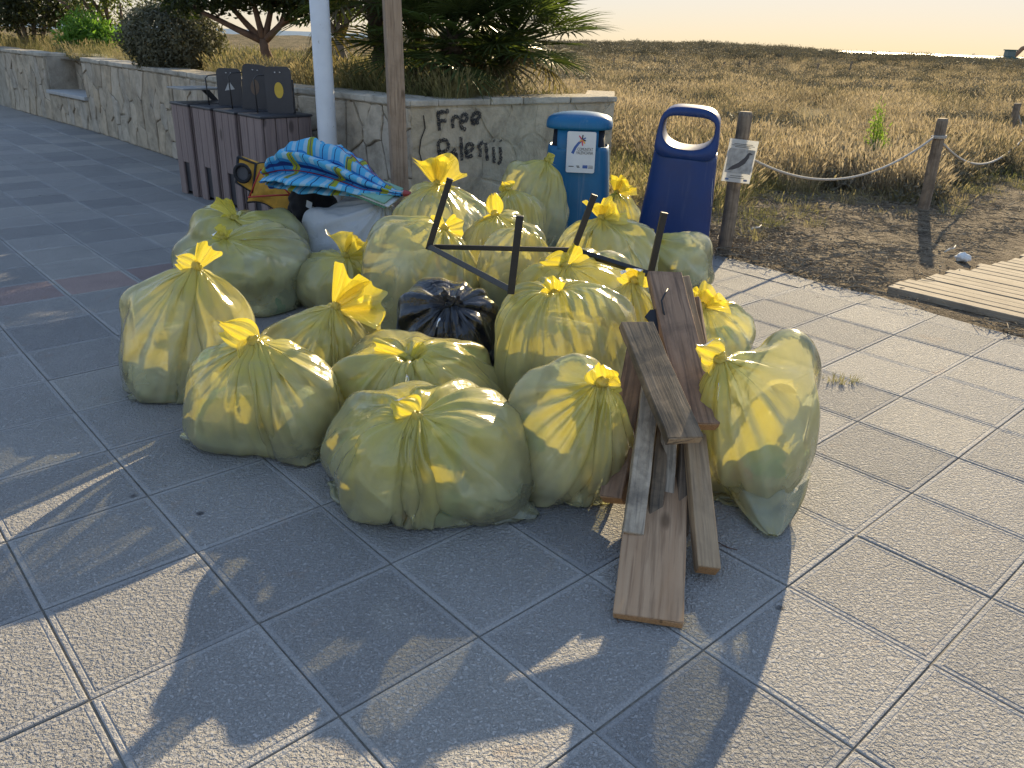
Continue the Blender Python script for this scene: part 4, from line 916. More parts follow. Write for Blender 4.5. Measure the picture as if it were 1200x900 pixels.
# planks leaning on the pile
W_GREY = wood_mat('weathered_grey_board', (.205, .140, .085), (.29, .21, .135), (.035, .035, .032), 1., .65); W_RED = wood_mat('reddish_brown_board', (.28, .165, .098), (.39, .245, .152), (.05, .035, .028), 1., .35)
W_NEW = wood_mat('fresh_pine_board', (.42, .255, .145), (.52, .345, .21), (.16, .09, .05), .8, .12); W_WHITE = wood_mat('flaking_white_batten', (.44, .345, .24), (.56, .46, .345), (.10, .085, .07), 1.2, .7); W_TAN = wood_mat('tan_timber', (.38, .255, .145), (.48, .345, .215), (.13, .09, .06), 1., .25); W_DARK = wood_mat('dark_grey_timber', (.18, .13, .09), (.27, .20, .14), (.05, .045, .04), 1., .4)
END = wood_mat('sawn_end_grain', (.42, .22, .09), (.50, .28, .13), (.20, .10, .05), 3., .2)
def plank(a, b, w, t, mat, label, roll=0., end=None, name='wooden_plank'):
    a, b = Vector(a), Vector(b); x = (b - a).normalized(); up = Vector((0, 0, 1)); y = up.cross(x).normalized(); z = x.cross(y); M = Matrix((x, y, z)).transposed().to_4x4() @ Matrix.Rotation(R_(roll), 4, 'X')
    root = empty(name, a, 0, label, 'plank', 'planks leaning on the pile'); root.matrix_world = Matrix.Translation(a) @ M; L = (b - a).length
    n = 10; V = []; r = random.Random(int(L * 1e4)); bow = r.uniform(-.006, .006)
    for k in range(n + 1):
        X = L * k / n; zz = bow * 4 * (k / n) * (1 - k / n)
        for sy, sz in ((-1, -1), (1, -1), (1, 1), (-1, 1)): V.append((X + (r.uniform(-.004, .004) if k in (0, n) else 0), sy * w / 2 + r.uniform(-.0012, .0012), sz * t / 2 + zz + r.uniform(-.0008, .0008)))
    F = [(k * 4 + q, k * 4 + (q + 1) % 4, (k + 1) * 4 + (q + 1) % 4, (k + 1) * 4 + q) for k in range(n) for q in range(4)] + [(3, 2, 1, 0), (n * 4, n * 4 + 1, n * 4 + 2, n * 4 + 3)]
    o = MB().add(V, F).obj('board', mat, root, bevel=.0022, seg=1); fix_normals(o.data)
    e = MB().box((-.0025, -w / 2 + .004, -t / 2 + .004), (.001, w / 2 - .004, t / 2 - .004)).obj('sawn_end', end or mat, root)
    return root
plank(G(759, 727, .016), G(772, 560, .13), .190, .024, W_NEW, 'wide fresh pine board lying flattest, its end out on the paving', 0, END)
plank(G(829, 668, .035), AT(800, 372, 2.92), .068, .046, W_TAN, 'long square tan timber with bright orange sawn end', 8, END)
plank(G(718, 586, .070), AT(750, 405, 2.70), .078, .060, W_RED, 'reddish timber next to the round yellow bag', -14, END)
plank(G(741, 628, .075), AT(766, 425, 2.62), .062, .042, W_WHITE, 'batten with flaking white paint', 10, W_TAN)
plank(G(779, 594, .085), AT(788, 430, 2.66), .055, .040, W_WHITE, 'short grey-white batten tucked under the dark weathered board', -4, W_TAN)
plank(G(797, 628, .045), AT(806, 440, 2.70), .042, .045, W_DARK, 'thin dark grey timber between the pale battens', 20, W_DARK)
plank(G(764, 632, .050), AT(780, 450, 2.64), .045, .040, W_GREY, 'narrow brown-grey batten half under the flaking white one', 14, W_GREY)
plank(AT(820, 500, 2.34), AT(778, 322, 2.98), .130, .036, W_RED, 'broad reddish board with a black metal plate screwed to it', 2, END)
plank(AT(802, 516, 2.22), AT(745, 380, 2.66), .122, .034, W_GREY, 'dark weathered board lying across the top of the others', 4, W_TAN)
plank(AT(822, 440, 2.82), AT(796, 326, 3.14), .080, .030, W_TAN, 'pale board end showing behind the broad reddish board', -6, END)
plank(AT(828, 450, 2.84), AT(813, 352, 3.12), .050, .040, W_DARK, 'dark upright board at the back edge of the bundle', -30, W_DARK)
plank(G(812, 606, .060), AT(818, 425, 2.70), .060, .050, W_NEW, 'stubby orange-brown timber beside the long square tan one', 12, END)
# black metal plate and twisted wire on the reddish board
p0 = AT(780, 378, 2.76); mp = empty('metal_plate', p0, 0, 'black metal corner plate lying on the broad reddish board', 'metal plate'); tri = [(-.075, .02), (-.055, .050), (-.02, .055), (.088, -.004), (.085, -.014), (-.03, -.052)]
tl_ = Matrix.Rotation(R_(38), 4, 'X'); m = MB(); m.prism(tri, 0, .006, tl_); o = m.obj('plate', BLACKM, mp); fix_normals(o.data)
m = MB().tube([tl_ @ Vector(p) for p in ((-.0, .0, .01), (-.012, .03, .03), (-.016, .075, .03), (.0, .11, .025), (.012, .135, .02))], .0035, 6); m.obj('wire', BLACKM, mp, True)
m = MB().lathe([(.012, .006), (.012, .012), (.005, .016)], 10); m.obj('rivet', BLACKM, mp)
# blue patterned parasol cloth
def parasol_mat():
    n = NT('blue_check_cloth'); uv = n.n('UVMap').outputs[0]; s = n.n('SeparateXYZ', {'Vector': uv}); u, v = s.outputs[0], s.outputs[1]
    def band(x, k, lo, hi): f = n.math('FRACT', n.math('MULTIPLY', x, k)); return n.math('MULTIPLY', n.math('GREATER_THAN', f, lo), n.math('LESS_THAN', f, hi))
    c = n.mix(band(v, 9, .1, .55), (.03, .27, .62), (.10, .48, .78)); c = n.mix(band(v, 9, .62, .74), c, (.01, .035, .20)); c = n.mix(n.math('MULTIPLY', band(u, 11, .0, .3), band(v, 9, .1, .55)), c, (.38, .62, .78))
    c = n.mix(n.math('MULTIPLY', band(u, 3.5, .05, .20), band(v, 6, .15, .9)), c, (.36, .40, .03)); c = n.mix(band(u, 11, .52, .58), c, (.01, .03, .16)); c = n.mix(band(v, 9, .93, 1.), c, (.30, .02, .06))
    nm = n.bump(n.noise(n.coord(), 60., 3), .3, .003)
    return n.done(n.n('MixShader', {0: .2, 1: n.bsdf(c, .75, nm), 2: n.n('BsdfTranslucent', {'Color': c}).outputs[0]}).outputs[0])
A0, A1 = AT(322, 206, 5.30), AT(472, 226, 5.05); pr_ = empty('beach_parasol', (A0 + A1) / 2, 0, 'closed beach parasol in blue and lime checked cloth on the rubbish', 'parasol'); po_ = (A0 + A1) / 2
ax_ = (A1 - A0).normalized(); sd_ = Vector((0, 0, 1)).cross(ax_).normalized(); upv = ax_.cross(sd_); nu, nv = 90, 84; V = []; UVs = []
for i in range(nu + 1):
    t = i / nu; rad = .022 + .165 * (math.sin(math.pi * min(1, (t * .82 + .22))) ** 1.1) * (1 if t > .06 else .80 + .2 * t / .06); ctr = A0.lerp(A1, t) + Vector((0, 0, .060 * math.sin(math.pi * min(1, t * 1.25 + .05)) - .012)); 
    for j in range(nv + 1):
        a = 2 * math.pi * j / nv; fl = 1 + (.26 + .10 * math.sin(t * 5)) * math.sin(8 * a + 2.2 * t + math.sin(3 * t)) + .08 * math.sin(17 * a - 3 * t) + .22 * mnoise.noise((math.cos(a) * 2, math.sin(a) * 2, t * 6)) + .16 * mnoise.noise((math.cos(a) * 5, math.sin(a) * 5, t * 14))
        V.append(ctr + (sd_ * math.cos(a) * 1.5 + upv * math.sin(a) * (.85 if math.sin(a) > 0 else .35)) * rad * fl - po_); UVs.append((t, j / nv))
F = [[i * (nv + 1) + j, (i + 1) * (nv + 1) + j, (i + 1) * (nv + 1) + j + 1, i * (nv + 1) + j + 1] for i in range(nu) for j in range(nv)]
me = mesh_np('canopy', [tuple(v) for v in V], F, True); uvl = me.uv_layers.new(name='UVMap'); li = np.empty(len(me.loops), np.int32); me.loops.foreach_get('vertex_index', li); uvl.data.foreach_set('uv', np.array(UVs, np.float32)[li].ravel())
link('canopy', me, parasol_mat(), pr_)
MB().tube([A0 - po_ - ax_ * .06, A1 - po_ + ax_ * .05], [.011, .011], 8).obj('shaft', simple_mat('parasol_pole', (.5, .5, .5), .4), pr_, True); MB().tube([A1 - po_ + ax_ * .01, A1 - po_ + ax_ * .055], [.022, .012], 8).obj('tip', simple_mat('parasol_tip', (.35, .05, .05), .5), pr_)
# green folding board under the parasol
ga, gb = AT(392, 220, 5.02), AT(452, 244, 4.93); gr_ = empty('green_board', (ga + gb) / 2, 0, 'folded pale green and white board beneath the parasol', 'board'); x = (gb - ga).normalized(); y = Vector((.25, .95, .20)); y = (y - x * y.dot(x)).normalized(); z = x.cross(y); Mg = Matrix((x, y, z)).transposed().to_4x4(); L = (gb - ga).length
for k, (dz, col, sh) in enumerate(((0, (.12, .30, .20), 0), (.014, (.55, .58, .56), .02), (.027, (.20, .40, .30), -.01))):
    MB().box((-L / 2 + sh, -.01, dz), (L / 2 + sh, .26, dz + .010), Mg).obj('leaf', simple_mat('board_leaf', col, .5), gr_, bevel=.003)
# folded ochre beach chair with red cords
OCH = simple_mat('ochre_canvas', (.48, .25, .022), .75, .25, 16, .5); BLK = simple_mat('black_webbing', (.012, .012, .014), .7); REDC = simple_mat('red_cord', (.42, .03, .015), .5)
yc = AT(318, 222, 5.65); yr = empty('folding_chair', yc, 0, 'folded ochre canvas beach chair with black edging and red cords', 'beach chair')
def rel(px, py, Y): return AT(px, py, Y) - yc
NU, NV = 24, 16; cor = [rel(302, 192, 5.7), rel(362, 215, 5.55), rel(352, 250, 5.45), rel(290, 236, 5.6)]; V = []
for i in range(NU + 1):
    for j in range(NV + 1):
        u, v = i / NU, j / NV; p = cor[0].lerp(cor[1], u).lerp(cor[3].lerp(cor[2], u), v); V.append(p + Vector((0, -.05 * math.sin(math.pi * u) * math.sin(math.pi * v) + .012 * math.sin(9 * u + 5 * v), .014 * math.sin(6 * v + 8 * u) + .02 * math.sin(math.pi * u) * (1 - v))))
F = [[i * (NV + 1) + j, (i + 1) * (NV + 1) + j, (i + 1) * (NV + 1) + j + 1, i * (NV + 1) + j + 1] for i in range(NU) for j in range(NV)]
o = link('canvas', mesh_np('canvas', [tuple(v) for v in V], F, True), OCH, yr); sd = o.modifiers.new('t', 'SOLIDIFY'); sd.thickness = .006
edge = [V[i * (NV + 1)] for i in range(NU + 1)] + [V[NU * (NV + 1) + j] for j in range(NV + 1)] + [V[i * (NV + 1) + NV] for i in range(NU, -1, -1)] + [V[j] for j in range(NV, -1, -1)]
MB().tube(edge, .008, 6).obj('edging', BLK, yr, True)
MB().tube([rel(291, 231, 5.5), rel(320, 229, 5.4), rel(352, 228, 5.42)], .006, 6).obj('cord', REDC, yr, True); MB().tube([rel(306, 198, 5.55), rel(298, 216, 5.5), rel(292, 232, 5.5)], .006, 6).obj('cord', REDC, yr, True); MB().tube([rel(330, 218, 5.42), rel(345, 233, 5.4)], .006, 6).obj('cord', REDC, yr, True)
MB().tube([rel(361, 216, 5.4), rel(352, 244, 5.3), rel(337, 280, 5.2)], .010, 8).obj('frame_tube', REDC, yr, True); MB().tube([rel(352, 213, 5.35), rel(362, 222, 5.3), rel(358, 236, 5.3), rel(352, 246, 5.3)], .009, 8).obj('frame_tube', simple_mat('grey_tube', (.3, .3, .31), .35, metallic=.7), yr, True)
# armrest bag with a round black cup holder
cor2 = [rel(279, 184, 5.75), rel(300, 192, 5.7), rel(296, 226, 5.6), rel(277, 214, 5.68)]
m = MB(); f_ = [Vector(c) for c in cor2]; b_ = [c + Vector((.01, .07, 0)) for c in cor2]; m.add(f_ + b_, [(0, 1, 2, 3), (7, 6, 5, 4), (0, 4, 5, 1), (1, 5, 6, 2), (2, 6, 7, 3), (3, 7, 4, 0)]); o = m.obj('side_pocket', OCH, yr, True, bevel=.012, seg=3); fix_normals(o.data)
MB().tube(cor2 + [cor2[0]], .011, 6).obj('edging', BLK, yr, True)
cc = rel(284, 203, 5.60); MB().tube([cc + Vector((.052 * math.cos(t * .314), 0, .058 * math.sin(t * .314))) for t in range(21)], .013, 8).obj('cup_ring', BLK, yr, True); MB().add([cc + Vector((.05 * math.cos(t * .314), .01, .056 * math.sin(t * .314))) for t in range(20)], [tuple(range(20))]).obj('cup_base', simple_mat('grey_mesh', (.10, .10, .11), .8), yr)
# crumpled black garment with pale star outlines, and a dull grey sack behind the bags
def lump(name, label, cat, c, s, mat, seed, fold=.25, n=40, part='cloth'):
    root = empty(name, (c[0], c[1], 0), 0, label, cat); V = []; nu, nv = n, n // 2
    for i in range(nu):
        for j in range(nv):
            a = 2 * math.pi * i / nu; b = .03 + (math.pi - .06) * j / (nv - 1); d = Vector((math.sin(b) * math.cos(a), math.sin(b) * math.sin(a), math.cos(b))); k = 1 + fold * (abs(mnoise.noise(d * 2.3 + Vector((seed, 0, 0)))) * 1.6 - .4) + fold * .5 * abs(mnoise.noise(d * 6 + Vector((0, seed, 0))))
            V.append((d.x * s[0] * k, d.y * s[1] * k, max(.004, c[2] + d.z * s[2] * k)))
    F = [[i * nv + j, i * nv + j + 1, ((i + 1) % nu) * nv + j + 1, ((i + 1) % nu) * nv + j] for i in range(nu) for j in range(nv - 1)]
    o = link(part, mesh_np(part, V, F, True), mat, root); sb = o.modifiers.new('s', 'SUBSURF'); sb.levels = sb.render_levels = 1; return root
g0 = AT(366, 240, 5.35); gar = lump('black_garment', 'crumpled black garment with pale star outlines beside the white sack', 'clothing', g0, (.15, .12, .17), simple_mat('black_cloth', (.010, .010, .012), .85, .4, 20, .5), 3, .3)
for px, py, s_ in ((374, 258, .035), (367, 246, .022)):
    q = AT(px, py, 5.16) - Vector((g0.x, g0.y, 0)); P = [q + Vector((s_ * (1 if t % 2 == 0 else .42) * math.sin(t * math.pi / 5), 0, s_ * (1 if t % 2 == 0 else .42) * math.cos(t * math.pi / 5))) for t in range(11)]; MB().tube(P, .0028, 5).obj('star_outline', simple_mat('pale_print', (.45, .42, .36), .7), gar)
q = AT(362, 240, 5.12) - Vector((g0.x, g0.y, 0)); MB().add([q + Vector(v) for v in ((-.012, 0, .03), (.02, .01, .012), (.012, .01, -.035), (-.02, 0, -.012))], [(0, 1, 2, 3)]).obj('care_label', STICK, gar)
g1 = AT(348, 290, 5.0); lump('grey_sack', 'dull grey plastic sack wedged under the beach chair', 'sack', (g1.x, g1.y, .12), (.15, .15, .14), simple_mat('grey_plastic', (.20, .24, .27), .35, .2, 8, .4), 8, .22)
# ------------------------------------------------------------------ litter and debris on the ground
lt = G(1128, 304, .02); lr = lump('crumpled_cup', 'crumpled white cup lying on the sand beside the boardwalk', 'litter', (lt.x, lt.y, .035), (.055, .045, .035), simple_mat('white_paper', (.72, .72, .70), .6), 4, .5, 24, 'paper')
for px, py, Y, lab in ((1111, 299, 0, 'short pale stick on the sand near the crumpled cup'), (882, 274, 0, 'thin bent white twig on the sand near the bird notice')):
    b = G(px, py); r = empty('twig', b, 0, lab, 'twig'); MB().tube([(-.05, -.03, .03), (0, 0, .05), (.06, .05, .045), (.09, .09, .06)], [.006, .008, .007, .004], 6).obj('stem', simple_mat('bleached_wood', (.55, .52, .46), .8), r, True); MB().tube([(0, 0, .05), (.02, -.02, .07)], [.004, .002], 5).obj('stub', ROPE, r)
for k, (px, py) in enumerate(((838, 566), (868, 590), (726, 720), (850, 640))):
    b = G(px, py); r = empty('dry_straw', b, random.uniform(0, 3), 'scrap of dark dry straw on the shaded paving by the planks', 'straw', 'straw scraps on the paving'); MB().tube([(-.04, 0, .003), (-.01, .008, .004), (.04, -.004, .004)], [.0016, .002, .001], 5).obj('stem', BARK, r); MB().tube([(0, .004, .004), (.015, .02, .004)], [.0014, .0008], 4).obj('side_stem', BARK, r)
# far-off excavator on the dune
ex = AT(1181, 70, 92.); ez = ground_z(ex.x, 92.) - .05; er = empty('excavator', (ex.x, 92., ez), 0, 'distant green excavator with raised orange arm on the dune', 'excavator')
EG, EO, EK = simple_mat('machine_green', (.04, .12, .11), .5), simple_mat('machine_orange', (.30, .15, .07), .5), simple_mat('machine_dark', (.03, .03, .03), .6)
zt = AT(1181, 58, 92.).z - ez; hs = max(.6, zt / 2.3)
for y in (-.9, .9): m = MB().box((-1.4 * hs, y * hs - .25, 0), (1.4 * hs, y * hs + .25, .6 * hs)); m.obj('track', EK, er, bevel=.15)
MB().box((-1.5 * hs, -1. * hs, .6 * hs), (1.1 * hs, 1. * hs, 1.25 * hs)).obj('body', EG, er, bevel=.08); MB().box((-.6 * hs, -.8 * hs, 1.25 * hs), (.55 * hs, .5 * hs, 2.15 * hs)).obj('cab', simple_mat('cab_glass', (.10, .16, .16), .2), er, bevel=.05); MB().box((-.7 * hs, -.9 * hs, 2.15 * hs), (.65 * hs, .6 * hs, 2.3 * hs)).obj('cab_roof', EG, er)
MB().tube([(1.0 * hs, .6 * hs, 1.1 * hs), (2.1 * hs, .6 * hs, 2.5 * hs), (3.0 * hs, .6 * hs, 2.9 * hs)], [.22, .24, .18], 8).obj('boom', EO, er); MB().tube([(3.0 * hs, .6 * hs, 2.9 * hs), (3.3 * hs, .6 * hs, 1.0 * hs)], [.17, .12], 8).obj('stick', EO, er)
MB().prism([(3.0 * hs, 0), (3.6 * hs, .1), (3.5 * hs, .8 * hs), (3.1 * hs, .9 * hs)], .3 * hs, .9 * hs, Matrix(((1, 0, 0, 0), (0, 0, 1, 0), (0, 1, 0, 0), (0, 0, 0, 1)))).obj('bucket', EK, er)
# ------------------------------------------------------------------ rubbish bags: the film of every bag is draped over its
# contents, gathered at its knot and squeezed by its neighbours in one small cloth solve
# (x0, x1, top row, depth of centre, depth/width, yaw deg, knot px, knot depth offset, tail tip px, tail length, tail looseness 0..1, slack, fill)
BAGS = [
 dict(x=(152, 306), top=318, Y=3.23, k=(230, 314), kd=-.06, tip=(250, 284), tl=.13, loose=.30, yaw=8, slack=1.10, fill=.60, look=0, ear=[(150, 467)]),
 dict(x=(222, 404), top=400, Y=2.74, k=(300, 400), kd=-.08, tip=(268, 384), tl=.13, loose=.5, yaw=-14, slack=1.10, fill=.62, look=1, ear=[(212, 511)]),
 dict(x=(394, 614), top=447, Y=2.41, k=(488, 487), kd=-.16, tip=(478, 520), tl=.10, loose=.55, yaw=10, slack=1.14, fill=.80, look=2, ear=[(630, 606)]),
 dict(x=(602, 716), top=434, Y=2.45, k=(706, 450), kd=-.10, tip=(702, 420), tl=.09, loose=.35, yaw=-20, slack=1.10, fill=.85, look=3),
 dict(x=(396, 588), top=400, Y=2.98, k=(482, 424), kd=-.13, tip=(440, 412), tl=.14, loose=.6, yaw=4, slack=1.12, fill=.8, look=4),
 dict(x=(318, 446), top=358, Y=3.38, k=(392, 360), kd=-.08, tip=(444, 338), tl=.19, loose=.95, yaw=22, slack=1.16, fill=.62, look=5),
 dict(x=(568, 738), top=346, Y=3.12, k=(650, 346), kd=-.02, tip=(650, 326), tl=.08, loose=.4, yaw=-8, slack=1.08, fill=.9, look=6),
 dict(x=(846, 966), top=402, Y=2.50, k=(846, 420), kd=-.05, tip=(826, 410), tl=.09, loose=.5, yaw=32, slack=1.12, fill=.74, look=7, ear=[(905, 629)]),
 dict(x=(218, 352), top=243, Y=4.78, k=(276, 256), kd=-.12, tip=(262, 236), tl=.14, loose=.5, yaw=-10, slack=1.12, fill=.75, look=0),
 dict(x=(216, 354), top=272, Y=4.34, k=(262, 280), kd=-.06, tip=(262, 266), tl=.08, loose=.35, yaw=12, slack=1.12, fill=.72, look=3),
 dict(x=(352, 438), top=300, Y=4.42, k=(404, 300), kd=-.06, tip=(420, 288), tl=.13, loose=.9, yaw=-5, slack=1.08, fill=.85, look=4),
 dict(x=(426, 560), top=268, Y=4.10, k=(520, 268), kd=.08, tip=(540, 262), tl=.10, loose=.6, yaw=6, slack=1.06, fill=.92, look=2),
 dict(x=(448, 572), top=222, Y=4.90, k=(512, 216), kd=-.02, tip=(512, 188), tl=.18, loose=1.0, yaw=-12, slack=1.12, fill=.78, look=6),
 dict(x=(542, 642), top=254, Y=4.62, k=(580, 252), kd=-.04, tip=(578, 224), tl=.12, loose=.3, yaw=0, slack=1.08, fill=.8, look=0),
 dict(x=(556, 646), top=284, Y=4.10, k=(618, 288), kd=.04, tip=(640, 280), tl=.07, loose=.4, yaw=15, slack=1.06, fill=.9, look=4),
 dict(x=(590, 648), top=196, Y=5.72, k=(640, 188), kd=.05, tip=(650, 184), tl=.06, loose=.3, yaw=0, slack=1.06, fill=.9, look=6),
 dict(x=(566, 634), top=224, Y=5.24, k=(596, 222), kd=.0, tip=(590, 212), tl=.06, loose=.4, yaw=0, slack=1.06, fill=.9, look=5),
 dict(x=(700, 742), top=236, Y=6.5, k=(722, 226), kd=-.02, tip=(730, 214), tl=.12, loose=.8, yaw=10, slack=1.08, fill=.8, look=0),
 dict(x=(644, 756), top=256, Y=4.66, k=(704, 256), kd=-.02, tip=(712, 246), tl=.10, loose=.8, yaw=-16, slack=1.14, fill=.7, look=3),
 dict(x=(746, 828), top=282, Y=5.10, k=(760, 280), kd=-.08, tip=(752, 268), tl=.08, loose=.4, yaw=20, slack=1.06, fill=.92, look=5),
 dict(x=(604, 744), top=300, Y=3.78, k=(664, 312), kd=-.10, tip=(640, 306), tl=.12, loose=.6, yaw=-4, slack=1.14, fill=.82, look=1),
 dict(x=(690, 768), top=332, Y=3.46, k=(742, 330), kd=-.04, tip=(752, 320), tl=.08, loose=.5, yaw=18, slack=1.12, fill=.8, look=4),
 dict(x=(792, 866), top=360, Y=3.74, k=(822, 360), kd=-.05, tip=(828, 346), tl=.10, loose=.9, yaw=-22, slack=1.14, fill=.72, look=6),
 # black bag, white sack
 dict(x=(462, 586), top=352, Y=3.56, k=(528, 358), kd=-.08, tip=(512, 348), tl=.08, loose=.5, yaw=-8, slack=1.22, fill=.85, look=8),
 dict(x=(362, 462), top=234, Y=5.10, k=(452, 238), kd=-.06, tip=(462, 232), tl=.05, loose=.2, yaw=24, slack=1.24, fill=.86, look=9),
]
def px_scale(Y, row):                                # metres per photo pixel at that depth
    z = (AT(600, row, Y) - Vector((0, 0, CAM_H))).dot(Vector(FW)); return z / FPX
BM_, BNB, BNT = 116, 58, 2                          # columns round the film, rows to the knot, rows of tail
def solve_bags():
    nB = len(BAGS); M, Nb, Nt = BM_, BNB, BNT; N = Nb + Nt + 1
    r = np.random.default_rng(11)
    X = np.zeros((nB, M, N, 3), np.float32)
    cen = np.zeros((nB, 3)); ax = np.zeros((nB, 3)); rot = np.zeros((nB, 2))
    ru = np.zeros((nB, N)); rv = np.zeros((nB, N - 1)); knot = np.zeros((nB, 3)); tdir = np.zeros((nB, 3))
    wave = r.normal(0, 1, (nB, 9, 3)) * np.linspace(1.5, 4.2, 9)[None, :, None]; ph = r.uniform(0, 6.28, (nB, 9))
    amp = (.108 / np.linspace(1, 2.6, 9))[None, :] * np.ones((nB, 1))
    th = 2 * np.pi * np.arange(M) / M
    for b, B in enumerate(BAGS):
        s = px_scale(B['Y'], B['top'] + 60); x0, x1 = B['x']
        a = (x1 - x0) * s / 2 * .97; bb = a * B.get('deep', .84 if a < .24 else .74)
        xc = AT((x0 + x1) / 2, B['top'] + 60, B['Y']).x
        zt = AT((x0 + x1) / 2, B['top'], B['Y'] - .25 * bb).z
        zt = max(zt, .22)
        hc = zt * B['fill'] ** .5 * .95
        c = hc / 1.62; B['dims'] = (a, bb, zt)
        cen[b] = (xc, B['Y'], .64 * c + .012); ax[b] = (a * .90, bb * .90, c * .97)
        y = R_(B['yaw']); rot[b] = (math.cos(y), math.sin(y))
        knot[b] = AT(*B['k'], B['Y'] + B['kd']); knot[b, 2] = max(knot[b, 2], .2)
        tp = np.array(AT(*B['tip'], B['Y'] + B['kd'] - .03)); d = tp - knot[b]; tdir[b] = d / (np.linalg.norm(d) + 1e-6)
        per = math.pi * (3 * (a + bb) - math.sqrt((3 * a + bb) * (a + 3 * bb))) * B['slack']; Wf = per / 2
        kl = np.array(knot[b] - cen[b]); cy, sy = rot[b]
        klx, kly = kl[0] * cy + kl[1] * sy, -kl[0] * sy + kl[1] * cy
        hk = math.hypot(klx, kly); m_ = (a + bb) / 2
        Lf = bb * .60 + zt * .90 + (m_ * .9 + .40 * hk) * (.98 + .9 * (B['slack'] - 1))
        rv[b, :Nb] = Lf / Nb; rv[b, Nb:] = B['tl'] * 1.35 / Nt
        u = np.ones(N); t = np.arange(N) / Nb
        u = np.where(t > .80, 1 - .52 * np.clip((t - .80) / .2, 0, 1), 1.)
        lo = B['loose']; tt = np.clip((np.arange(N) - Nb) / Nt, 0, 1)
        u = np.where(t > 1, .08 + .24 * lo + tt * (.08 + .60 * lo), u)
        ru[b] = u * per / M
        # start shape
        for j in range(N):
            q = min(j / Nb, 1.)
            if q < .2:
                f = q / .2; w = Wf / 2 * .96 * (1 - f) + .86 * a * f; d_ = bb * .80 * f; z = .012; ox = oy = 0
            elif q < .68:
                f = (q - .2) / .48; g_ = .86 + .24 * math.sin(math.pi * min(1, f * 1.15 + .02)) ** .7; w, d_ = g_ * a, g_ * bb; z = .015 + f * zt * .86; ox = oy = 0
            else:
                f = (q - .68) / .32; w = a * (1 - f) ** .8 + .022 * f; d_ = bb * (1 - f) ** .8 + .016 * f
                z = zt * .86 + f * (knot[b, 2] - zt * .86) + .04 * math.sin(math.pi * f); ox, oy = klx * f, kly * f
            lx = ox + w * np.cos(th); ly = oy + d_ * np.sin(th)
            P = np.stack([cen[b, 0] + lx * cy - ly * sy, cen[b, 1] + lx * sy + ly * cy, np.full(M, z)], 1)
            if j > Nb:
                f = (j - Nb) / Nt; side = np.array([-tdir[b, 2], 0, tdir[b, 0]]) + 1e-3; side /= np.linalg.norm(side)
                oth = np.cross(tdir[b], side); rr = max(.011, ru[b, j] * M / 6.283)
                P = knot[b] + tdir[b] * f * B['tl'] * 1.25 + np.cos(th)[:, None] * side * rr + np.sin(th)[:, None] * oth * rr * .14
            X[b, :, j] = P
    X += r.normal(0, .0035, X.shape).astype(np.float32)
    X[:, :, Nb] = knot[:, None] + (X[:, :, Nb] - X[:, :, Nb].mean(1, keepdims=True)) * .8
    pin = X[:, :, Nb].copy(); V = np.zeros_like(X)
    ru = ru.astype(np.float32)[:, None, :]; rv = rv.astype(np.float32)[:, None, :]
    rd = np.sqrt(((ru[:, :, 1:] + ru[:, :, :-1]) / 2) ** 2 + rv ** 2)
    cen, ax, rot, wave, ph, amp = [q.astype(np.float32) for q in (cen, ax, rot, wave, ph, amp)]
    def radius(b, d): return 1 + (amp[b] * np.sin(d @ wave[b].T + ph[b])).sum(-1)
    def to_local(b, P):
        q = P - cen[b]; cy, sy = rot[b]
        return np.stack([q[..., 0] * cy + q[..., 1] * sy, -q[..., 0] * sy + q[..., 1] * cy, q[..., 2]], -1)
    def to_world(b, q):
        cy, sy = rot[b]
        return np.stack([q[..., 0] * cy - q[..., 1] * sy, q[..., 0] * sy + q[..., 1] * cy, q[..., 2]], -1) + cen[b]
    def sup(e): e2 = e * e; return (e2 ** 1.45).sum(-1) ** (1 / 2.9) + 1e-6
    def push(P, b, grow, flag=None):
        q = to_local(b, P); e = q / (ax[b] * grow); s = sup(e)
        m = s < 1.25
        if not m.any(): return
        es = e[m] / s[m][:, None]; rad = radius(b, es); hit = s[m] < rad
        if not hit.any(): return
        idx = np.flatnonzero(m.ravel())[hit]
        Pf = P.reshape(-1, 3); qq = es[hit] * rad[hit][:, None] * (ax[b] * grow)
        Pf[idx] = to_world(b, qq)
        if flag is not None: flag.ravel()[idx] = True
    near = [(i, j) for i in range(nB) for j in range(nB) if i != j and
            abs(cen[i, 0] - cen[j, 0]) < ax[i, 0] * 1.3 + ax[j, 0] and abs(cen[i, 1] - cen[j, 1]) < ax[i, 1] * 1.3 + ax[j, 1]]
    def proj(A, Bv, L, k):
        d = Bv - A; l = np.sqrt((d * d).sum(-1)) + 1e-7
        c = (k * .5 * (l - L) / l)[..., None] * d
        A += c; Bv -= c
    loo = np.array([1.0 * B['loose'] for B in BAGS], np.float32)[:, None, None, None]; ii_ = np.arange(M); dmin = np.minimum(np.minimum(ii_, M - ii_), np.abs(ii_ - M // 2))
    ear = np.where(dmin < 9, 0., 1.).astype(np.float32)[None, :, None]
    steps = 190
    for it in range(steps):
        f = it / steps
        nrm = np.cross(np.roll(X, -1, 1) - np.roll(X, 1, 1), np.gradient(X, axis=2))
        nrm /= np.sqrt((nrm * nrm).sum(-1, keepdims=True)) + 1e-8
        pres = 24. * (1 - f) ** 1.5 + 5.
        acc = nrm * (pres * np.clip((X[..., 2:3] - .01) / .10, .15, 1)); acc[..., 2] -= 4.5; dxy = X[..., :2] - cen[:, None, None, :2]; dxy = dxy / (np.sqrt((dxy * dxy).sum(-1, keepdims=True)) + 1e-6)
        acc[..., :2] -= dxy * (18. * ear * (X[..., 2] < .07))[..., None]
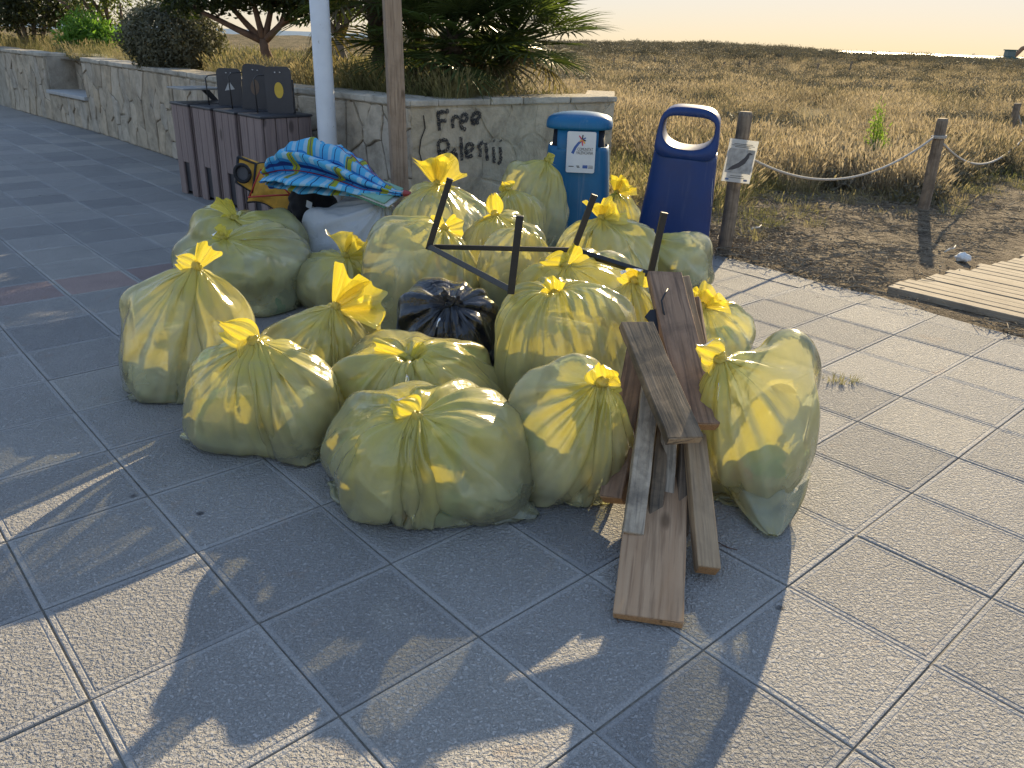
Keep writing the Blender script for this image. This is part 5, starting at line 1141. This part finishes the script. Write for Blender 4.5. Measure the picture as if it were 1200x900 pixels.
        acc[:, :, Nb + 1:] = nrm[:, :, Nb + 1:] * loo + tdir[:, None, None] * (2 + 8 * (1 - f))
        old = X.copy(); X = X + V * .94 + acc.astype(np.float32) * .016 ** 2
        for k in range(2):
            E, O = X[:, 0::2], X[:, 1::2]
            proj(E, O, ru, .95)
            O2 = X[:, 1:-1:2]; E2 = X[:, 2::2]; proj(O2, E2, ru, .95); proj(X[:, -1:], X[:, :1], ru, .95)
            for p in (0, 1):
                proj(X[:, :, p:N - 1:2], X[:, :, p + 1:N:2], rv[:, :, p::2], .95)
            for p in (0, 1):                          # shear, both diagonals
                A = X[:, :, p:N - 1:2]; Bq = X[:, :, p + 1:N:2]; L = rd[:, :, p::2]
                proj(A[:, :-1], Bq[:, 1:], L, .35); proj(A[:, 1:], Bq[:, :-1], L, .35)
                proj(A[:, -1:], Bq[:, :1], L, .35); proj(A[:, :1], Bq[:, -1:], L, .35)
            # bottom seam: the two sides of the flat tube are welded
            h = M // 2; i1 = np.arange(1, h); i2 = M - i1
            mid = (X[:, i1, 0] + X[:, i2, 0]) / 2; X[:, i1, 0] = mid; X[:, i2, 0] = mid
            X[:, :, Nb] = pin
        if f < .8:
            kb = .10 if f < .45 else .03
            lap = (np.roll(X, 1, 1) + np.roll(X, -1, 1)) / 2 - X; X += kb * lap
            lap = (X[:, :, 2:] + X[:, :, :-2]) / 2 - X[:, :, 1:-1]; X[:, :, 1:-1] += kb * .6 * lap
        fl = np.zeros(X.shape[:3], bool)
        for b in range(nB):
            Q = np.ascontiguousarray(X[b, :, :Nb + 1]); push(Q, b, 1.03); X[b, :, :Nb + 1] = Q
        if it % 2 == 0 or it > steps - 6:
            for i, j in near: push(X[i], j, 1.01)
        g = X[..., 2] < .004; X[..., 2][g] = .004
        X[:, :, Nb] = pin
        V = X - old; V[g] *= .1
        sp_ = np.sqrt((V * V).sum(-1, keepdims=True)); V *= np.minimum(1, .02 / (sp_ + 1e-9))
    # small creases the coarse film cannot fold by itself
    nrm = np.cross(np.roll(X, -1, 1) - np.roll(X, 1, 1), np.gradient(X, axis=2)); nrm /= np.sqrt((nrm * nrm).sum(-1, keepdims=True)) + 1e-8
    vv = (np.arange(N) / Nb)[None, None, :]; u = (np.arange(M) / M)[None, :, None]
    H_ = np.zeros(X.shape[:3], np.float32)
    for k in range(5):                                # pleats running out of the knot
        f0 = r.integers(9, 30, (nB, 1, 1)); wob = r.uniform(-.03, .03, (nB, 1, 1))
        pl = 1 - np.abs(np.sin(np.pi * f0 * (u + wob * vv * 3) + r.uniform(0, 6, (nB, 1, 1)))) ** .8
        on = np.clip(.5 + 1.2 * np.sin(2 * np.pi * (u * r.integers(2, 6, (nB, 1, 1)) + r.uniform(0, 1, (nB, 1, 1)))), 0, 1)
        H_ += pl * on * .015 * np.clip((vv - .38) / .45, 0, 1) ** 1.3 * (vv <= 1)
    Pq = X * 1.
    for k in range(22):                               # straight ridges at random angles
        d = r.normal(0, 1, (nB, 1, 1, 3)); d /= np.linalg.norm(d, axis=-1, keepdims=True)
        d2 = r.normal(0, 1, (nB, 1, 1, 3)); fr = r.uniform(9, 40, (nB, 1, 1))
        ph_ = (Pq * d).sum(-1) * fr + .8 * np.sin((Pq * d2).sum(-1) * 9 + k) + r.uniform(0, 6, (nB, 1, 1))
        msk = np.clip(np.sin((Pq * d2).sum(-1) * 5.5 + r.uniform(0, 6, (nB, 1, 1))) * 1.6 - .2, 0, 1)
        H_ += (1 - np.abs(np.sin(ph_ * .5))) ** 2.5 * msk * .17 / (fr + 8)
    H_ *= np.where(vv <= 1, np.clip((1 - vv) / .06, 0, 1), .55 * np.clip((vv - 1) / .05, 0, 1))
    X = X + (nrm * H_[..., None]).astype(np.float32)
    X[..., 2] = np.maximum(X[..., 2], .003)
    return X, cen, ax, rot, radius, to_world, sup, knot, tdir
# ------------------------------------------------------------------ bag materials and meshes
def film_mat(name, tint, trans, diff, clear=.40, rough=.22, gloss=1., crease=.5, top=None):
    n = NT(name); uv = n.n('UVMap').outputs[0]; ob = n.coord('Object')
    v = n.n('SeparateXYZ', {'Vector': uv}).outputs[1]
    pl = n.noise(n.map(uv, (60, 3.2, 1)), 1., 3, .6)                       # pleats running to the knot
    wv = n.noise(n.map(ob, (1, 1, .8)), 7., 3, .5, 1.2)
    g = n.ramp(n.math('ADD', v, n.math('MULTIPLY', n.math('SUBTRACT', wv, .5), .22)), [(.66, 0.), (.97, 1.)])   # gathered, layered film
    h = n.math('ADD', n.math('MULTIPLY', pl, n.math('MULTIPLY', g, .55)), n.math('MULTIPLY', wv, .8))
    nm = n.bump(h, crease, .018)
    t2, d2 = top or (trans, diff)
    tr = n.n('BsdfTranslucent', {'Color': n.mix(g, trans, t2), 'Normal': nm}).outputs[0]
    df = n.n('BsdfDiffuse', {'Color': n.mix(g, diff, d2), 'Normal': nm}).outputs[0]
    cl = n.n('BsdfTransparent', {'Color': (*tint, 1)}).outputs[0]
    a = n.n('MixShader', {0: .54, 1: tr, 2: df}).outputs[0]
    fac = n.math('MULTIPLY', n.ramp(n.noise(ob, 5., 3), [(.35, .82), (.65, 1.)]), clear)
    fac = n.math('MULTIPLY', fac, n.ramp(g, [(.0, 1.), (.45, .72), (1., .35)]))
    b = n.n('MixShader', {0: fac, 1: a, 2: cl}).outputs[0]
    gl = n.n('BsdfGlossy', {'Color': (1, 1, 1, 1), 'Roughness': rough, 'Normal': nm}).outputs[0]
    fr = n.math('MULTIPLY', n.n('Fresnel', {'IOR': 1.5, 'Normal': nm}).outputs[0], gloss, clamp=True)
    return n.done(n.n('MixShader', {0: fr, 1: b, 2: gl}).outputs[0])
YELLOW = film_mat('yellow_bag_film', (.99, .99, .84), (1., .88, .17), (.98, .98, .72), .76, rough=.16, crease=.6, top=((1., .80, .04), (.97, .84, .17)))
BLACKF = film_mat('black_bag_film', (.02, .02, .03), (.01, .012, .02), (.012, .015, .025), 0., .24, 1.5, .9)
WHITEF = film_mat('white_sack_weave', (.9, .9, .9), (.70, .73, .76), (.86, .88, .90), .02, .5, .5, 1.)
def contents_mat():
    n = NT('bag_contents'); co = n.map(n.coord(), (1, 1, 1)); r = n.objrand()
    off = n.n('CombineXYZ', {0: n.math('MULTIPLY', r, 31.), 1: n.math('MULTIPLY', r, 17.), 2: r}).outputs[0]
    p = n.n('VectorMath', {0: co, 1: off}, operation='ADD').outputs[0]
    pw = n.n('VectorMath', {0: p, 1: n.n('VectorMath', {0: n.noise(p, 9., 2, out='Color'), 1: (.12, .12, .12)}, operation='MULTIPLY').outputs[0]}, operation='ADD').outputs[0]
    cell = n.vor(pw, 8.5, 'F1', 'Color'); s = n.n('SeparateColor', {0: cell})
    col = n.ramp(s.outputs[0], [(0, (.62, .66, .62)), (.18, (.82, .86, .80)), (.34, (.20, .33, .28)), (.44, (.90, .90, .86)), (.60, (.50, .60, .52)),
                              (.70, (.75, .72, .60)), (.79, (.10, .46, .36)), (.85, (.85, .88, .88)), (.93, (.10, .12, .11)), (.97, (.65, .14, .10))], 'CONSTANT')
    tone = n.ramp(r, [(0, (.92, .96, .90)), (.4, (.70, .76, .70)), (.7, (.86, .86, .74)), (1, (1., 1., .96))])
    col = n.mix(.80, n.mix(1., (1., 1., .96), tone, 'MULTIPLY'), col)
    big = n.noise(p, 4., 3); col = n.mix(n.ramp(big, [(.35, .35), (.6, 0.)]), col, (.30, .33, .30))
    e = n.vor(pw, 8.5, 'DISTANCE_TO_EDGE')
    nm = n.bump(n.math('MINIMUM', e, .2), .8, .05)
    dif = n.n('BsdfDiffuse', {'Color': col, 'Normal': nm}).outputs[0]; tl = n.n('BsdfTranslucent', {'Color': n.mix(.25, col, (.95, .95, .80)), 'Normal': nm}).outputs[0]
    thru = n.ramp(n.noise(p, 6., 2), [(.38, .20), (.60, .62)])        # bottles and plastic let light through
    return n.done(n.n('MixShader', {0: thru, 1: dif, 2: tl}).outputs[0])
CONT = contents_mat()
def dark_contents():
    n = NT('black_bag_contents'); return n.done(n.bsdf((.03, .03, .035), .8))
CONT_D = dark_contents()
BAG_LABELS = [
 'tall yellow bag with two upright ears, outermost beside the open shaded paving',
 'yellow bag with a wide eared knot, between the tall outermost bag and foremost bag',
 'big squat yellow bag with knot in front of its top, foremost of the pile',
 'round yellow bag leaning against the wooden planks, knot near the boards',
 'low yellow bag with a spread bow knot, between black bag and foremost bag',
 'yellow bag with a large loose flap of plastic flopped over beside its knot',
 'largest round yellow bag, bulging behind the small round bag at the planks',
 'bulky yellow bag standing alone on the open side of the planks',
 'yellow bag at the back of the pile next to the folded ochre chair',
 'yellow bag with a small knot, in front of the bag by the ochre chair',
 'small yellow bag with a ruffled top in front of the white sack',
 'smooth rounded yellow bag under the bent end of the black metal frame',
 'tallest yellow bag with a wide open ruffled top near the graffiti wall',
 'yellow bag with a bright upright knot in front of the tallest ruffled bag',
 'plain yellow bag right behind the front upright of the black metal frame',
 'dull green-yellow bag between the graffiti wall and light blue bin',
 'pale bag low beside the light blue bin, beneath the bag touching the wall',
 'small bright yellow bag poking out behind the light blue bin',
 'yellow bag with flared ears standing just before the light blue bin',
 'yellow bag resting against the foot of the dark blue bin',
 'yellow bag directly behind the largest round bag, under the black metal frame',
 'narrow yellow bag squeezed between the largest round bag and the planks',
 'yellow bag with a loose flap behind the planks, facing the open tiles',
 'black shiny rubbish bag sunk among the yellow bags',
 'crumpled white sack beneath the green board and blue parasol']
def ears(b, B, K, td):                                # knot lump with two flaps of gathered film
    r = random.Random(b * 7 + 3); lo = B['loose']; V = []; F = []; UV = []; K = Vector(K); td = Vector(td); view = Vector((K.x * .0, -1, .25)).normalized()
    side = td.cross(view); side = side.normalized() if side.length > .1 else Vector((1, 0, 0)); nor = side.cross(td).normalized()
    def sheet(d, sd, nr, L, w, flare, ph, curl, nt=16, ns=26):
        n0 = len(V); ru = [r.uniform(-1, 1) for _ in range(6)]
        for i in range(nt + 1):
            t = i / nt; wid = .010 + w * ((t ** .75) if flare else math.sin(math.pi * min(1, .06 + .90 * t ** .85)) ** .8)
            for j in range(ns + 1):
                s = -1 + 2 * j / ns; rag = 1 + .10 * math.sin(3 * s + ru[0] * 3) + .06 * math.sin(9 * s + ru[1] * 3); fold = math.sin((5 if flare else 3) * s + ph + ru[2]) * .34 + math.sin(11 * s + ru[3] * 3 + 2 * t) * .16
                cup = (s * s - .4) * .55 * w * t
                p = K + d * (L * t * (rag if t > .5 else 1 + (rag - 1) * t * 2)) + sd * (wid * s * (1 - .25 * abs(fold))) + nr * (fold * wid * .75 * t ** .5 + cup + curl * L * t * t) + Vector((0, 0, -.10 * L * t ** 3 * abs(s)))
                V.append(tuple(p)); UV.append((s * .2 + b * .37, 1.02 + .2 * t))
        for i in range(nt):
            for j in range(ns): a = n0 + i * (ns + 1) + j; F.append((a, a + 1, a + ns + 2, a + ns + 1))
    L = B['tl'] * 1.05; w = .030 + .050 * lo
    if lo > .75:
        for k in range(3):
            q = Matrix.Rotation(r.uniform(-.35, .35) + (k - 1) * .35, 3, nor); sheet(q @ td, q @ side, nor, L * r.uniform(.8, 1.1), w * 1.5, True, k * 2.1, (k - 1) * .35)
    else:
        sheet(td, side, nor, L, w, r.random() < .5, 0., r.uniform(-.2, .2))
        q = Matrix.Rotation(r.choice((-1, 1)) * r.uniform(1.5, 2.3), 3, nor); d2 = (q @ td + Vector((0, 0, .25))).normalized(); s2 = d2.cross(nor).normalized()
        sheet(d2, s2, nor, L * r.uniform(.55, .85), w * .9, r.random() < .4, 1.4, r.uniform(.1, .4))
    n0 = len(V); nu, nv = 18, 10                      # the knot itself, a twisted lump
    for i in range(nu):
        for j in range(nv + 1):
            a = 2 * math.pi * i / nu; c = math.pi * j / nv; k = .019 * (1 + .22 * math.sin(3 * a + 4 * c + b)); V.append(tuple(K + side * (k * 1.25 * math.sin(c) * math.cos(a)) + nor * (k * math.sin(c) * math.sin(a)) + td * (k * 1.1 * math.cos(c) + .008))); UV.append((i / nu, 1.1))
    for i in range(nu):
        for j in range(nv): F.append((n0 + i * (nv + 1) + j, n0 + ((i + 1) % nu) * (nv + 1) + j, n0 + ((i + 1) % nu) * (nv + 1) + j + 1, n0 + i * (nv + 1) + j + 1))
    me = mesh_np('tied_top', V, F, True); uvl = me.uv_layers.new(name='UVMap'); li = np.empty(len(me.loops), np.int32); me.loops.foreach_get('vertex_index', li)
    uvl.data.foreach_set('uv', np.array(UV, np.float32)[li].ravel()); return me
def build_bags():
    X, cen, ax, rot, radius, to_world, sup, knot, tdir = solve_bags()
    nB, M, N, _ = X.shape; Nb = BNB
    ii, jj = np.meshgrid(np.arange(M + 1), np.arange(N), indexing='ij')
    for b, B in enumerate(BAGS):
        look = B['look']; base = (float(cen[b, 0]), float(cen[b, 1]), 0.)
        nm = 'black_rubbish_bag' if look == 8 else 'white_sack' if look == 9 else 'yellow_rubbish_bag'
        root = empty(nm, base, 0, BAG_LABELS[b], 'sack' if look == 9 else 'rubbish bag', None if look > 7 else 'yellow rubbish bags in the pile')
        P = np.concatenate([X[b], X[b, :1]], 0) - np.array(base, np.float32)
        def grid(name, j0, j1):
            V = P[:, j0:j1 + 1].reshape(-1, 3); nj = j1 - j0 + 1
            I, J = np.meshgrid(np.arange(M), np.arange(nj - 1), indexing='ij')
            F = np.stack([I * nj + J, (I + 1) * nj + J, (I + 1) * nj + J + 1, I * nj + J + 1], -1).reshape(-1, 4)
            me = mesh_np(name, V, F, True); uvl = me.uv_layers.new(name='UVMap')
            uu = np.repeat(np.arange(M + 1) / M, nj); vv = np.tile(np.arange(j0, j1 + 1) / Nb, M + 1)
            li = np.empty(len(me.loops), np.int32); me.loops.foreach_get('vertex_index', li)
            uvl.data.foreach_set('uv', np.stack([uu[li] + b * .37, vv[li]], 1).astype(np.float32).ravel())
            return me
        mat = BLACKF if look == 8 else WHITEF if look == 9 else YELLOW
        f = link('film', grid('film', 0, Nb), mat, root); t = link('tied_top', ears(b, B, knot[b] - np.array(base), tdir[b]), mat, root)
        for o in (f, t):
            sd = o.modifiers.new('smooth', 'SUBSURF'); sd.levels = sd.render_levels = 1
        for (cpx, cpy) in B.get('ear', ()):               # sealed corner of the bag lying flat on the paving
            tip = G(cpx, cpy, .012); c0 = Vector((float(cen[b, 0]), float(cen[b, 1]), .0)); d = (tip - c0); d.z = 0; Ld = d.length; d.normalize(); sd_ = Vector((-d.y, d.x, 0)); VV = []; rr2 = random.Random(b)
            st = c0 + d * max(.02, Ld - .26); nt_, na = 14, 28
            for i in range(nt_ + 1):
                t_ = i / nt_; wd_ = .13 * (1 - t_) ** .8 + .016; hh = .085 * (1 - t_) ** 1.4 + .005
                for j in range(na):
                    a_ = 2 * math.pi * j / na; wr = 1 + .10 * math.sin(5 * a_ + 4 * t_) + .05 * math.sin(11 * a_ + b)
                    VV.append(tuple(st.lerp(tip, t_) + sd_ * (wd_ * math.cos(a_) * wr) + Vector((0, 0, max(.003, hh * (1 + math.sin(a_)) * wr))) - Vector(base)))
            FF = [[i * na + j, i * na + (j + 1) % na, (i + 1) * na + (j + 1) % na, (i + 1) * na + j] for i in range(nt_) for j in range(na)]
            link('bag_corner', mesh_np('bag_corner', VV, FF, True), mat, root)
        # contents, a lumpy mass a little inside the film
        nu, nv = 40, 22; th = np.linspace(0, 2 * np.pi, nu, endpoint=False); phi = np.linspace(.04, np.pi - .04, nv)
        T, Q = np.meshgrid(th, phi, indexing='ij'); D = np.stack([np.sin(Q) * np.cos(T), np.sin(Q) * np.sin(T), np.cos(Q)], -1).astype(np.float32)
        D = D / sup(D)[..., None]; W = to_world(b, D * radius(b, D)[..., None] * ax[b] * np.array([.97, .95, .965], np.float32)); W[..., 2] = np.maximum(W[..., 2], .012) * (.38 + .42 * B['fill'])
        W = W.reshape(-1, 3) - np.array(base)
        F = [[i * nv + j, i * nv + j + 1, ((i + 1) % nu) * nv + j + 1, ((i + 1) % nu) * nv + j] for i in range(nu) for j in range(nv - 1)]
        link('contents', mesh_np('contents', W, F, True), CONT_D if look == 8 else CONT, root)
build_bags()
